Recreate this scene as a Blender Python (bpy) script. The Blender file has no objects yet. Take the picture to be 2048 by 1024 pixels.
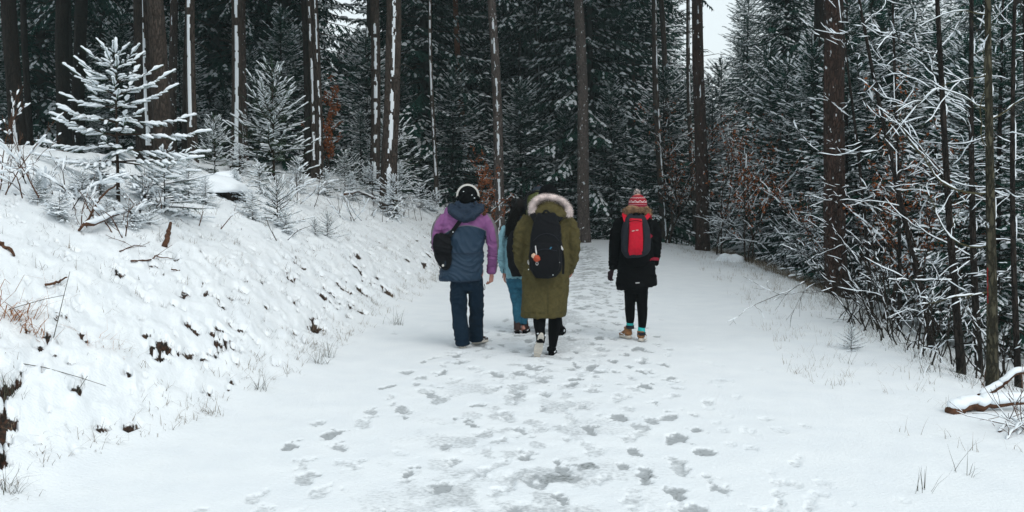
import bpy, math, random
import numpy as np
from mathutils import Vector, Matrix, noise

S = bpy.context.scene
COL = S.collection
random.seed(7)
R = random.Random(11)
RS = np.random.RandomState(5)

# ------------------------------------------------------------------ camera
F = 1991.0            # focal length in pixels of a 2048 px wide picture (35 mm lens)
EYE = 1.66
PITCH = math.atan(127 / F)
cam_d = bpy.data.cameras.new('camera')
cam_d.lens = 35.0
cam_d.sensor_width = 36.0
cam_d.clip_end = 600
cam = bpy.data.objects.new('camera', cam_d)
COL.objects.link(cam)
cam.location = (0, 0, EYE)
cam.rotation_euler = (math.radians(90) - PITCH, 0, 0)
S.camera = cam

# ------------------------------------------------------------------ overcast daylight
W = bpy.data.worlds.new('World')
S.world = W
W.use_nodes = True
nt = W.node_tree
nt.nodes.clear()
sky = nt.nodes.new('ShaderNodeTexSky')
sky.sky_type = 'NISHITA'
sky.sun_disc = False
sky.sun_elevation = math.radians(48)
sky.sun_rotation = math.radians(150)
sky.dust_density = 4
mixw = nt.nodes.new('ShaderNodeMix')
mixw.data_type = 'RGBA'
mixw.inputs['Factor'].default_value = 0.80        # cloud deck over the blue
mixw.inputs[7].default_value = (8.1, 8.8, 9.0, 1)
bgn = nt.nodes.new('ShaderNodeBackground')
bgn.inputs['Strength'].default_value = 0.10
outw = nt.nodes.new('ShaderNodeOutputWorld')
nt.links.new(sky.outputs[0], mixw.inputs[6])
nt.links.new(mixw.outputs[2], bgn.inputs['Color'])
nt.links.new(bgn.outputs[0], outw.inputs[0])

sun_d = bpy.data.lights.new('sun', 'SUN')
sun_d.energy = 1.0
sun_d.angle = math.radians(40)
sun_d.color = (1.0, 0.97, 0.93)
sun = bpy.data.objects.new('sun', sun_d)
COL.objects.link(sun)
sun.rotation_euler = (math.radians(42), 0, math.radians(30))
S.view_settings.view_transform = 'Standard'
S.view_settings.look = 'None'
S.view_settings.gamma = 1
S.view_settings.use_curve_mapping = False
S.view_settings.exposure = 0.40
S.cycles.max_bounces = 5
S.cycles.diffuse_bounces = 3
S.cycles.glossy_bounces = 2
S.cycles.use_denoising = True


def ray(px, py):
    """direction in the world of a point of the 2048 x 1024 photograph"""
    c, s = math.cos(PITCH), math.sin(PITCH)
    v = (512 - py) / F
    return Vector(((px - 1024) / F, c + v * s, -s + v * c))


def at(px, py, y):
    d = ray(px, py)
    t = y / d.y
    return Vector((d.x * t, y, EYE + d.z * t))


# ------------------------------------------------------------------ materials
def mat(name, col, rough=0.85, bump=0.0, bscale=60, var=0.0, vscale=8, stretch=(1, 1, 1), col2=None, vcoord='Object', spec=0.3):
    m = bpy.data.materials.new(name)
    m.use_nodes = True
    n = m.node_tree.nodes
    l = m.node_tree.links
    b = n['Principled BSDF']
    b.inputs['Roughness'].default_value = rough
    b.inputs['Specular IOR Level'].default_value = spec
    b.inputs['Base Color'].default_value = (*col, 1)
    tc = n.new('ShaderNodeTexCoord')
    mp = n.new('ShaderNodeMapping')
    mp.inputs['Scale'].default_value = stretch
    l.new(tc.outputs[vcoord], mp.inputs[0])
    if var > 0 or col2:
        t = n.new('ShaderNodeTexNoise')
        t.inputs['Scale'].default_value = vscale
        t.inputs['Detail'].default_value = 6
        t.inputs['Roughness'].default_value = 0.65
        l.new(mp.outputs[0], t.inputs['Vector'])
        r = n.new('ShaderNodeValToRGB')
        c2 = col2 or tuple(min(1, c * (1 + var)) for c in col)
        c1 = tuple(c * (1 - var) for c in col) if not col2 else col
        r.color_ramp.elements[0].position = 0.35
        r.color_ramp.elements[1].position = 0.65
        r.color_ramp.elements[0].color = (*c1, 1)
        r.color_ramp.elements[1].color = (*c2, 1)
        l.new(t.outputs['Fac'], r.inputs[0])
        l.new(r.outputs[0], b.inputs['Base Color'])
    if bump > 0:
        t2 = n.new('ShaderNodeTexNoise')
        t2.inputs['Scale'].default_value = bscale
        t2.inputs['Detail'].default_value = 5
        l.new(mp.outputs[0], t2.inputs['Vector'])
        bp = n.new('ShaderNodeBump')
        bp.inputs['Strength'].default_value = bump
        bp.inputs['Distance'].default_value = 0.02
        l.new(t2.outputs['Fac'], bp.inputs['Height'])
        l.new(bp.outputs[0], b.inputs['Normal'])
    return m


def bark(name, c1, c2, fleck=0.0):
    """fissured bark; fleck = share of it that carries blown snow"""
    m = bpy.data.materials.new(name)
    m.use_nodes = True
    n = m.node_tree.nodes
    l = m.node_tree.links
    b = n['Principled BSDF']
    b.inputs['Roughness'].default_value = 0.9
    b.inputs['Specular IOR Level'].default_value = 0.15
    tc = n.new('ShaderNodeTexCoord')
    mp = n.new('ShaderNodeMapping')
    mp.inputs['Scale'].default_value = (1, 1, 0.28)
    l.new(tc.outputs['Object'], mp.inputs[0])
    v = n.new('ShaderNodeTexVoronoi')
    v.inputs['Scale'].default_value = 26
    v.feature = 'DISTANCE_TO_EDGE'
    t = n.new('ShaderNodeTexNoise')
    t.inputs['Scale'].default_value = 9
    t.inputs['Detail'].default_value = 8
    t.inputs['Roughness'].default_value = 0.7
    l.new(mp.outputs[0], t.inputs['Vector'])
    mx = n.new('ShaderNodeMix')
    mx.data_type = 'VECTOR'
    mx.inputs['Factor'].default_value = 0.12
    l.new(mp.outputs[0], mx.inputs[4])
    l.new(t.outputs['Color'], mx.inputs[5])
    l.new(mx.outputs[1], v.inputs['Vector'])
    r = n.new('ShaderNodeValToRGB')
    r.color_ramp.elements[0].position = 0.32
    r.color_ramp.elements[1].position = 0.68
    r.color_ramp.elements[0].color = (*c1, 1)
    r.color_ramp.elements[1].color = (*c2, 1)
    l.new(t.outputs['Fac'], r.inputs[0])
    cr = n.new('ShaderNodeMapRange')
    cr.inputs[2].default_value = 0.16
    cr.inputs[3].default_value = 0.5
    cr.inputs[4].default_value = 1.1
    l.new(v.outputs['Distance'], cr.inputs[0])
    mu = n.new('ShaderNodeVectorMath')
    mu.operation = 'MULTIPLY'
    l.new(r.outputs[0], mu.inputs[0])
    l.new(cr.outputs[0], mu.inputs[1])
    last = mu.outputs[0]
    if fleck > 0:
        fn = n.new('ShaderNodeTexNoise')
        fn.inputs['Scale'].default_value = 13
        fn.inputs['Detail'].default_value = 4
        mp2 = n.new('ShaderNodeMapping')
        mp2.inputs['Scale'].default_value = (1, 1, 0.6)
        l.new(tc.outputs['Object'], mp2.inputs[0])
        l.new(mp2.outputs[0], fn.inputs['Vector'])
        mr = n.new('ShaderNodeMapRange')
        mr.inputs[1].default_value = 0.70 - fleck
        mr.inputs[2].default_value = 0.73 - fleck
        l.new(fn.outputs['Fac'], mr.inputs[0])
        cm = n.new('ShaderNodeMix')
        cm.data_type = 'RGBA'
        l.new(mr.outputs[0], cm.inputs['Factor'])
        l.new(last, cm.inputs[6])
        cm.inputs[7].default_value = (0.74, 0.79, 0.83, 1)
        last = cm.outputs[2]
    l.new(last, b.inputs['Base Color'])
    bp = n.new('ShaderNodeBump')
    bp.inputs['Strength'].default_value = 0.9
    bp.inputs['Distance'].default_value = 0.03
    l.new(cr.outputs[0], bp.inputs['Height'])
    l.new(bp.outputs[0], b.inputs['Normal'])
    return m


SNOWC = (0.76, 0.815, 0.86)


def snow_ground():
    m = bpy.data.materials.new('snow_ground')
    m.use_nodes = True
    n = m.node_tree.nodes
    l = m.node_tree.links
    b = n['Principled BSDF']
    b.inputs['Roughness'].default_value = 0.7
    b.inputs['Specular IOR Level'].default_value = 0.2
    geo = n.new('ShaderNodeNewGeometry')
    sl = n.new('ShaderNodeAttribute'); sl.attribute_name = 'slush'
    ea = n.new('ShaderNodeAttribute'); ea.attribute_name = 'earth'
    # base snow with a faint variation
    t = n.new('ShaderNodeTexNoise'); t.inputs['Scale'].default_value = 3.0; t.inputs['Detail'].default_value = 8
    l.new(geo.outputs['Position'], t.inputs['Vector'])
    r = n.new('ShaderNodeValToRGB')
    r.color_ramp.elements[0].position = 0.3; r.color_ramp.elements[0].color = (0.735, 0.785, 0.825, 1)
    r.color_ramp.elements[1].position = 0.7; r.color_ramp.elements[1].color = (0.79, 0.835, 0.865, 1)
    l.new(t.outputs['Fac'], r.inputs[0])
    # slush: noise-broken
    t2 = n.new('ShaderNodeTexNoise'); t2.inputs['Scale'].default_value = 34; t2.inputs['Detail'].default_value = 5
    l.new(geo.outputs['Position'], t2.inputs['Vector'])
    ad = n.new('ShaderNodeMath'); ad.operation = 'MULTIPLY_ADD'
    l.new(t2.outputs['Fac'], ad.inputs[0]); ad.inputs[1].default_value = 1.1; ad.inputs[2].default_value = -0.55
    a2 = n.new('ShaderNodeMath'); a2.operation = 'ADD'
    l.new(ad.outputs[0], a2.inputs[0]); l.new(sl.outputs['Fac'], a2.inputs[1])
    mr = n.new('ShaderNodeMapRange'); mr.interpolation_type = 'SMOOTHSTEP'
    mr.inputs[1].default_value = 0.15; mr.inputs[2].default_value = 0.95
    l.new(a2.outputs[0], mr.inputs[0])
    m1 = n.new('ShaderNodeMix'); m1.data_type = 'RGBA'
    l.new(mr.outputs[0], m1.inputs['Factor']); l.new(r.outputs[0], m1.inputs[6])
    m1.inputs[7].default_value = (0.36, 0.39, 0.41, 1)
    # very wet spots
    mr3 = n.new('ShaderNodeMapRange'); mr3.inputs[1].default_value = 1.05; mr3.inputs[2].default_value = 1.4
    l.new(a2.outputs[0], mr3.inputs[0])
    m3 = n.new('ShaderNodeMix'); m3.data_type = 'RGBA'
    l.new(mr3.outputs[0], m3.inputs['Factor']); l.new(m1.outputs[2], m3.inputs[6])
    m3.inputs[7].default_value = (0.085, 0.10, 0.09, 1)
    # bare earth
    t4 = n.new('ShaderNodeTexNoise'); t4.inputs['Scale'].default_value = 40; t4.inputs['Detail'].default_value = 4
    l.new(geo.outputs['Position'], t4.inputs['Vector'])
    er = n.new('ShaderNodeValToRGB')
    er.color_ramp.elements[0].color = (0.012, 0.012, 0.010, 1); er.color_ramp.elements[0].position = 0.4
    er.color_ramp.elements[1].color = (0.075, 0.036, 0.022, 1); er.color_ramp.elements[1].position = 0.7
    l.new(t4.outputs['Fac'], er.inputs[0])
    e1 = n.new('ShaderNodeMath'); e1.operation = 'ADD'
    l.new(ea.outputs['Fac'], e1.inputs[0])
    e0 = n.new('ShaderNodeMath'); e0.operation = 'MULTIPLY_ADD'
    l.new(t2.outputs['Fac'], e0.inputs[0]); e0.inputs[1].default_value = 0.8; e0.inputs[2].default_value = -0.4
    l.new(e0.outputs[0], e1.inputs[1])
    mr2 = n.new('ShaderNodeMapRange'); mr2.inputs[1].default_value = 0.42; mr2.inputs[2].default_value = 0.55
    l.new(e1.outputs[0], mr2.inputs[0])
    m2 = n.new('ShaderNodeMix'); m2.data_type = 'RGBA'
    l.new(mr2.outputs[0], m2.inputs['Factor']); l.new(m3.outputs[2], m2.inputs[6]); l.new(er.outputs[0], m2.inputs[7])
    l.new(m2.outputs[2], b.inputs['Base Color'])
    t3 = n.new('ShaderNodeTexNoise'); t3.inputs['Scale'].default_value = 45; t3.inputs['Detail'].default_value = 7
    l.new(geo.outputs['Position'], t3.inputs['Vector'])
    bp = n.new('ShaderNodeBump'); bp.inputs['Strength'].default_value = 0.35; bp.inputs['Distance'].default_value = 0.02
    l.new(t3.outputs['Fac'], bp.inputs['Height']); l.new(bp.outputs[0], b.inputs['Normal'])
    return m


M = {}
M['snowg'] = snow_ground()
M['snow'] = mat('snow', SNOWC, 0.75, 0.3, 50, spec=0.15)
M['needle'] = mat('spruce_needles', (0.012, 0.050, 0.036), 0.8, var=0.45, vscale=3, spec=0.1)
M['needle2'] = mat('young_pine_needles', (0.034, 0.066, 0.034), 0.8, var=0.4, vscale=5, spec=0.1)
M['needled'] = mat('dark_spruce_needles', (0.010, 0.048, 0.036), 0.85, var=0.4, vscale=2, spec=0.05)
M['twig'] = mat('twig_bark', (0.035, 0.024, 0.018), 0.9, var=0.4, vscale=12, spec=0.1)
M['twigo'] = mat('olive_twig_bark', (0.060, 0.055, 0.030), 0.9, var=0.4, vscale=12, spec=0.1)
M['shrub'] = mat('sapling_bark', (0.022, 0.018, 0.015), 0.9, var=0.5, vscale=12, spec=0.1)
M['bark'] = bark('spruce_bark', (0.035, 0.027, 0.022), (0.084, 0.064, 0.053))
M['barkf'] = bark('snow_flecked_bark', (0.036, 0.027, 0.023), (0.090, 0.066, 0.056), 0.07)
M['barkg'] = bark('grey_brown_bark', (0.075, 0.060, 0.055), (0.15, 0.122, 0.11), 0.055)
M['barkd'] = bark('dark_bark', (0.012, 0.0098, 0.0088), (0.030, 0.023, 0.019))
M['barkr'] = bark('reddish_pine_bark', (0.027, 0.019, 0.016), (0.066, 0.036, 0.028), 0.040)
M['barko'] = bark('orange_pine_bark', (0.12, 0.05, 0.025), (0.24, 0.10, 0.05), 0.06)
M['barkl'] = bark('olive_grey_bark', (0.034, 0.031, 0.020), (0.072, 0.066, 0.044), 0.01)
M['leaf'] = mat('brown_beech_leaf', (0.24, 0.078, 0.028), 0.8, var=0.45, vscale=9, spec=0.1)
M['grass'] = mat('dry_grass', (0.16, 0.125, 0.085), 0.9, var=0.45, vscale=5, spec=0.1)
M['grassd'] = mat('dark_grass', (0.055, 0.055, 0.04), 0.9, var=0.45, vscale=5, spec=0.1)
M['grassr'] = mat('rust_brown_grass', (0.30, 0.135, 0.060), 0.9, var=0.35, vscale=9, spec=0.1)
M['deadwood'] = mat('dead_wood', (0.085, 0.043, 0.026), 0.9, 0.5, 60, var=0.5, vscale=20, spec=0.1)


# ------------------------------------------------------------------ thin teal mist volume, added to lift the blacks of the wood
def build_added_haze():
    x0, x1, y0, y1, z0, z1 = -100, 100, -14, 118, -6, 27
    V = [(x, y, z) for x in (x0, x1) for y in (y0, y1) for z in (z0, z1)]
    Q = [(0, 1, 3, 2), (4, 6, 7, 5), (0, 4, 5, 1), (2, 3, 7, 6), (0, 2, 6, 4), (1, 5, 7, 3)]
    me = bpy.data.meshes.new('added_haze'); me.from_pydata(V, [], Q)
    m = bpy.data.materials.new('added_haze'); m.use_nodes = True
    n = m.node_tree.nodes; n.clear()
    v = n.new('ShaderNodeVolumePrincipled'); v.inputs['Color'].default_value = (0.72, 0.93, 0.95, 1); v.inputs['Density'].default_value = 0.0011
    o_ = n.new('ShaderNodeOutputMaterial'); m.node_tree.links.new(v.outputs[0], o_.inputs['Volume'])
    me.materials.append(m)
    o = bpy.data.objects.new('added_haze', me); COL.objects.link(o); o['kind'] = 'stuff'
    o['label'] = 'thin teal mist volume added to lift the dark tones among the trees'


# ------------------------------------------------------------------ mesh helpers
def link(name, me, parent=None, loc=None):
    o = bpy.data.objects.new(name, me)
    COL.objects.link(o)
    if parent:
        o.parent = parent
    if loc is not None:
        o.location = loc
    return o


def empty(name, loc, rz=0.0, label=None, cat=None, group=None):
    o = bpy.data.objects.new(name, None)
    o.empty_display_size = 0.1
    COL.objects.link(o)
    o.location = loc
    o.rotation_euler = (0, 0, rz)
    return tag(o, label, cat, group)


def tag(o, label=None, cat=None, group=None, kind=None):
    if label: o['label'] = label
    if cat: o['category'] = cat
    if group: o['group'] = group
    if kind: o['kind'] = kind
    return o


def tri_mesh(name, V, T, mi, mats, smooth=True):
    me = bpy.data.meshes.new(name)
    V = np.asarray(V, np.float32); T = np.asarray(T, np.int32)
    me.vertices.add(len(V)); me.vertices.foreach_set('co', V.ravel())
    me.loops.add(T.size); me.loops.foreach_set('vertex_index', T.ravel())
    k = T.shape[1]
    me.polygons.add(len(T)); me.polygons.foreach_set('loop_start', np.arange(0, T.size, k, dtype=np.int32))
    me.polygons.foreach_set('loop_total', np.full(len(T), k, np.int32))
    if mi is not None:
        me.polygons.foreach_set('material_index', np.asarray(mi, np.int32))
    me.polygons.foreach_set('use_smooth', np.full(len(T), smooth, bool))
    for m in mats:
        me.materials.append(m)
    me.update(calc_edges=True)
    return me


class VB:
    """collects triangles"""
    def __init__(s):
        s.V = []; s.T = []; s.M = []; s.n = 0

    def add(s, V, T, m=0):
        V = np.asarray(V, float); T = np.asarray(T, int)
        s.V.append(V); s.T.append(T + s.n); s.M.append(np.full(len(T), m)); s.n += len(V)

    def tube(s, pts, rad, sides=5, m=0, cap=True, flat=1.0):
        P = np.asarray(pts, float); n = len(P)
        r = np.asarray(rad, float)
        D = np.gradient(P, axis=0)
        D /= np.linalg.norm(D, axis=1)[:, None] + 1e-9
        ref = np.array([0, 0, 1.0]) if abs(D[0][2]) < 0.9 else np.array([1.0, 0, 0])
        A = np.cross(D, ref); A /= np.linalg.norm(A, axis=1)[:, None] + 1e-9
        B = np.cross(A, D)
        a = np.arange(sides) * 2 * math.pi / sides
        V = P[:, None] + r[:, None, None] * (np.cos(a)[None, :, None] * A[:, None] + flat * np.sin(a)[None, :, None] * B[:, None])
        V = V.reshape(-1, 3)
        i = np.arange(n - 1)[:, None] * sides
        j = np.arange(sides)[None]; k = (j + 1) % sides
        q = np.stack([i + j, i + k, i + sides + k, i + sides + j], -1).reshape(-1, 4)
        T = np.concatenate([q[:, [0, 1, 2]], q[:, [0, 2, 3]]])
        if cap:
            V = np.concatenate([V, P[:1], P[-1:]])
            c0, c1 = n * sides, n * sides + 1
            j = np.arange(sides); k = (j + 1) % sides
            T = np.concatenate([T, np.stack([k, j, np.full(sides, c0)], -1),
                                np.stack([(n - 1) * sides + j, (n - 1) * sides + k, np.full(sides, c1)], -1)])
        s.add(V, T, m)

    def mesh(s, name, mats, smooth=True):
        return tri_mesh(name, np.concatenate(s.V), np.concatenate(s.T), np.concatenate(s.M), mats, smooth)

    def split(s, name, mats, smooth=True):
        """one mesh per material"""
        V = np.concatenate(s.V); T = np.concatenate(s.T); Mi = np.concatenate(s.M)
        out = []
        for k, m in enumerate(mats):
            t = T[Mi == k]
            if not len(t):
                out.append(None); continue
            u, inv = np.unique(t, return_inverse=True)
            out.append(tri_mesh(name, V[u], inv.reshape(t.shape), None, [m], smooth))
        return out


# ------------------------------------------------------------------ numpy noise
_tab = [np.random.RandomState(100 + k).rand(256, 256) for k in range(12)]


def vn(x, y, k=0):
    t = _tab[k % 12]
    xi = np.floor(x).astype(int); yi = np.floor(y).astype(int)
    fx = x - xi; fy = y - yi
    fx = fx * fx * fx * (fx * (fx * 6 - 15) + 10); fy = fy * fy * fy * (fy * (fy * 6 - 15) + 10)
    a = t[xi & 255, yi & 255]; b = t[(xi + 1) & 255, yi & 255]
    c = t[xi & 255, (yi + 1) & 255]; d = t[(xi + 1) & 255, (yi + 1) & 255]
    return (a * (1 - fx) + b * fx) * (1 - fy) + (c * (1 - fx) + d * fx) * fy


def fbm(x, y, k=0, o=4):
    s = 0; a = 0.5; tot = 0
    for i in range(o):
        s = s + a * vn(x, y, k + i); tot += a
        x, y = (x * 0.80 - y * 0.60) * 2.03 + 17.1, (x * 0.60 + y * 0.80) * 2.03 + 5.3; a *= 0.5
    return s / tot


def sst(a, b, x):
    t = np.clip((x - a) / (b - a), 0, 1)
    return t * t * (3 - 2 * t)


# ------------------------------------------------------------------ terrain
LY = [-10, 3, 5.3, 7.26, 9.3, 12, 15.4, 20, 28, 34, 37, 41, 48, 60, 90]
LX = [-3.9, -3.35, -2.72, -2.27, -1.98, -1.78, -1.58, -1.3, -0.95, -0.7, -0.75, -1.6, -4.5, -11, -20]
RY = [-10, 5, 8, 9.3, 12.5, 17.4, 24.5, 30, 34, 40, 90]
RX = [4.6, 4.5, 4.2, 4.2, 4.6, 5.4, 5.9, 5.8, 5.2, 4.5, 4]


def xl(y): return np.interp(y, LY, LX)
def xr(y): return np.interp(y, RY, RX)


def ground0(x, y):
    x = np.asarray(x, float); y = np.asarray(y, float)
    u = xl(y) - x
    us = np.log1p(np.exp(np.clip(u / 0.12, -50, 50))) * 0.12
    hl = 2.62 * (1 - np.exp(-us / 3.2)) * np.interp(y, [0, 30, 36, 45, 60], [1, 1.08, 1.0, 0.8, 0.6])
    hl = hl * (1 + 0.22 * (fbm(x * 0.45, y * 0.45, 1, 3) - 0.5) * sst(0.2, 1.2, us))
    hl = hl + 0.30 * np.exp(-(((x + 5.2) / 1.3) ** 2 + ((y - 10.8) / 1.0) ** 2))
    v = x - xr(y)
    vs = np.log1p(np.exp(np.clip(v / 0.25, -50, 50))) * 0.25
    hr = -0.75 * (1 - np.exp(-vs / 1.4)) * np.interp(y, [0, 6, 20, 30, 40], [0.5, 0.8, 1.0, 0.6, 0.3])
    hr = hr - 0.10 * sst(0, 1.5, vs) * (fbm(x * 0.7, y * 0.7, 4, 3) - 0.5) * 2
    far = -0.025 * np.clip(y - 34, 0, 60)
    roll = 0.05 * (fbm(x * 0.3, y * 0.3, 7, 2) - 0.5) * sst(1.5, 4, x)
    return hl + hr + far + roll


def gz(x, y): return float(ground0(x, y))


# footprints: lanes of walkers towards the far end of the path
lanes = [
    [(-1.3, 4.6), (-1.1, 6), (-0.85, 7.6), (-0.6, 9), (-0.2, 11), (0.6, 15), (1.35, 20), (1.9, 31)],
    [(-0.2, 4.6), (-0.1, 6), (0.1, 7.6), (0.2, 9.6)],
    [(0.45, 4.6), (0.6, 6), (0.7, 7.6), (0.95, 10), (1.25, 13), (1.75, 20), (2.2, 31)],
    [(1.15, 4.6), (1.1, 6.0), (1.25, 8), (1.5, 11), (1.9, 18), (2.4, 31)],
    [(-1.60, 4.6), (-1.35, 6.5), (-1.15, 7.6), (-0.9, 8.8), (-0.5, 10.8), (0.3, 14), (1.2, 20), (1.8, 31)],
    [(-0.6, 4.6), (-0.45, 6), (-0.1, 8), (0.35, 12), (1.3, 20), (2.0, 31)],
    [(0.15, 4.6), (0.3, 7), (0.45, 9.8), (0.9, 14), (1.7, 20), (2.1, 31)],
    [(0.75, 4.6), (0.95, 6.4), (1.1, 8.5), (1.32, 11), (1.75, 18), (2.3, 31)],
    [(0.45, 7), (0.75, 10), (1.2, 14), (1.9, 22), (2.4, 31)],
    [(-0.9, 7), (-0.35, 10), (0.6, 15), (1.5, 22), (1.9, 31)],
]
prints = []
for li, ln in enumerate(lanes):
    ys = [p[1] for p in ln]; xs = [p[0] for p in ln]
    y = ys[0] + R.random() * 0.3; side = 1
    while y < ys[-1]:
        x = np.interp(y, ys, xs)
        if R.random() < 0.93:
            big = R.random()
            prints.append((x + side * R.uniform(0.05, 0.16), y, R.uniform(-0.35, 0.35), R.uniform(0.10, 0.16),
                           R.uniform(0.040, 0.070), R.choice([0.5, 0.65, 0.8, 1.0])))
        side = -side
        y += R.uniform(0.24, 0.42)
for k in range(26):
    prints.append((R.uniform(1.4, 2.1), R.uniform(5.0, 9), R.uniform(-.4, .4), R.uniform(0.06, 0.10), 0.04, R.uniform(0.15, 0.5)))
for k in range(60):
    prints.append((R.gauss(0.35, 0.9), R.uniform(4.7, 12), R.uniform(-.6, .6), R.uniform(0.08, 0.15), 0.05, R.uniform(0.2, 0.6)))
for k in range(40):
    prints.append((R.uniform(-1.2, 2.4), R.uniform(8, 24), R.uniform(-.4, .4), R.uniform(0.08, 0.14), 0.05, R.uniform(0.2, 0.6)))


def build_ground():
    ys = [-9.0]
    while ys[-1] < 3.6: ys.append(ys[-1] + 0.7)
    while ys[-1] < 110:
        y = ys[-1]
        ys.append(y + (0.0042 * y if y < 26 else 0.010 * y if y < 45 else 0.04 * y))
    ys = np.array(ys)
    us = np.concatenate([-np.geomspace(3.2, 0.57, 26)[:-1], np.linspace(-0.57, 0.57, 700), np.geomspace(0.57, 3.2, 26)[1:]])
    sc = np.maximum(ys, 3.6)
    Y = np.repeat(ys[:, None], len(us), 1)
    X = us[None] * sc[:, None]
    Z = ground0(X, Y)
    u = xl(Y) - X
    v = X - xr(Y)
    bank = sst(0.02, 0.35, u)
    near = 1 - sst(20, 30, Y)
    # clumpy heather and grass under the snow of the bank
    n1 = fbm(X * 4.2 + Y * 0.5, Y * 1.7 - X * 0.5, 2, 4); n2 = fbm(X * 12 - Y * 1.5, Y * 5 + X * 1.5, 5, 3)
    lum = (np.abs(n1 - 0.5) * 2)
    Z += bank * (0.085 * (0.35 - lum) + 0.035 * (n2 - 0.5)) * (1 - 0.55 * sst(1.3, 2.4, u) * (1 - sst(12, 16, Y)))
    n3 = fbm(X * 5, Y * 5, 3, 4)
    Z += 0.012 * (fbm(X * 1.2, Y * 1.2, 8, 3) - 0.5) + 0.006 * (n3 - 0.5)
    sh = sst(-0.8, 0.6, v)
    Z += sh * (0.05 * (n1 - 0.5) + 0.02 * (n2 - 0.5))
    smooth_ = np.exp(-(((X + 5.3) / 1.1) ** 2 + ((Y - 10.3) / 0.9) ** 2))
    Z -= smooth_ * bank * (0.085 * (0.35 - lum) + 0.035 * (n2 - 0.5)) * 0.8
    # holes in the bank where bare earth shows
    q = fbm(X * 4.6, Y * 4.6, 6, 3)
    xa = X * 0.82 + Y * 0.57; ya = -X * 0.57 + Y * 0.82
    q = fbm(X * 8.5 + 0.8 * n1, Y * 4.6, 6, 4)
    band = sst(0.03, 0.15, u) * (1 - sst(0.55, 1.5, u))
    e = band * sst(0.655, 0.70, q + 0.16 * (fbm(X * 1.3, Y * 1.3, 9, 2) - 0.5)) * (1 - 0.3 * sst(20, 30, Y))
    e2 = sst(0.2, 0.5, u) * sst(0.745, 0.78, fbm(X * 11 + 9, Y * 6.0, 4, 3)) * 0.9
    earth = np.clip(np.maximum(e, e2 * near), 0, 1)
    Z -= 0.09 * earth
    # footprints
    slush = np.zeros_like(Z)
    w1 = fbm(X * 11, Y * 8, 1, 4) - 0.5
    w2 = fbm(X * 22 + 31, Y * 14, 3, 3) - 0.5
    for (px, py, a, lx, ly, it) in prints:
        i0, i1 = np.searchsorted(ys, [py - 0.35, py + 0.35])
        j0, j1 = np.searchsorted(us, [(px - 0.35) / max(py, 3.6), (px + 0.35) / max(py, 3.6)])
        if i1 <= i0 or j1 <= j0: continue
        xx = X[i0:i1, j0:j1] - px; yy = Y[i0:i1, j0:j1] - py
        c, s = math.cos(a), math.sin(a)
        p = (xx * s + yy * c) / lx; q_ = (xx * c - yy * s) / ly
        d = np.sqrt(p * p + q_ * q_) + 2.1 * w1[i0:i1, j0:j1] + 1.7 * w2[i0:i1, j0:j1]
        f = 1 - sst(0.55, 1.12, d)
        rim = np.exp(-((d - 1.25) / 0.18) ** 2)
        Z[i0:i1, j0:j1] += -0.012 * f * (0.5 + 0.5 * it) + 0.0012 * rim
        slush[i0:i1, j0:j1] = np.maximum(slush[i0:i1, j0:j1], f * it)
    # trampled patches
    lane = np.interp(Y, [4, 8, 14, 20, 31], [-0.1, 0.1, 0.75, 1.6, 2.1])
    lw = np.interp(Y, [4, 8, 14, 20, 31], [0.95, 0.8, 0.65, 0.6, 0.6])
    mid = np.exp(-((X - lane) / lw) ** 2)
    pat = sst(0.50, 0.70, fbm(X * 2.6 + 3, Y * 2.6, 10, 4) + 0.14 * w1) * mid * 0.62
    fine = sst(0.54, 0.70, fbm(X * 6.5, Y * 4.5, 0, 4)) * mid * np.interp(Y, [5, 10, 15, 22], [0.55, 0.5, 0.7, 0.85])
    slush = np.maximum(slush, np.maximum(pat, fine))
    # the wettest spots
    for (wx, wy, rx_, ry_) in [(0.28, 5.72, 0.15, 0.11), (0.45, 5.95, 0.08, 0.08), (0.80, 5.75, 0.07, 0.07)]:
        d = np.sqrt(((X - wx) / rx_) ** 2 + ((Y - wy) / ry_) ** 2) + 1.6 * w1 + 1.2 * w2
        slush = np.maximum(slush, (1 - sst(0.4, 1.1, d)) * 1.15)
    lumps = fbm(X * 7, Y * 7, 11, 3)
    Z += 0.012 * (lumps - 0.5) * mid
    nr, nc = Z.shape
    V = np.stack([X, Y, Z], -1).reshape(-1, 3)
    idx = np.arange(nr * nc).reshape(nr, nc)
    Q = np.stack([idx[:-1, :-1], idx[:-1, 1:], idx[1:, 1:], idx[1:, :-1]], -1)
    cx = 0.25 * (X[:-1, :-1] + X[1:, 1:] + X[:-1, 1:] + X[1:, :-1]); cy = 0.5 * (Y[:-1, :-1] + Y[1:, 1:])
    onpath = (cx > xl(cy) + 0.05) & (cx < np.interp(cy, [0, 12, 34], [2.6, 2.9, 3.4])) & (cy < 60)
    onbank = (cx <= xl(cy) + 0.05)
    for nm, mk in (('path', onpath), ('snowy_bank', onbank), ('ground', ~onpath & ~onbank)):
        q = Q[mk].reshape(-1, 4)
        un, inv = np.unique(q, return_inverse=True)
        me = tri_mesh(nm, V[un], inv.reshape(q.shape), None, [M['snowg']])
        for an, arr in (('slush', slush), ('earth', earth)):
            at_ = me.attributes.new(an, 'FLOAT', 'POINT')
            at_.data.foreach_set('value', arr.reshape(-1)[un].astype(np.float32))
        o = link(nm, me)
        o['kind'] = 'structure'
        o['label'] = {'path': 'snow covered forest path with grey trodden footprints', 'snowy_bank': 'steep snowy bank beside the path with dark earth holes', 'ground': 'snow covered verge and forest floor beside the path'}[nm]


build_ground()
build_added_haze()

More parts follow.
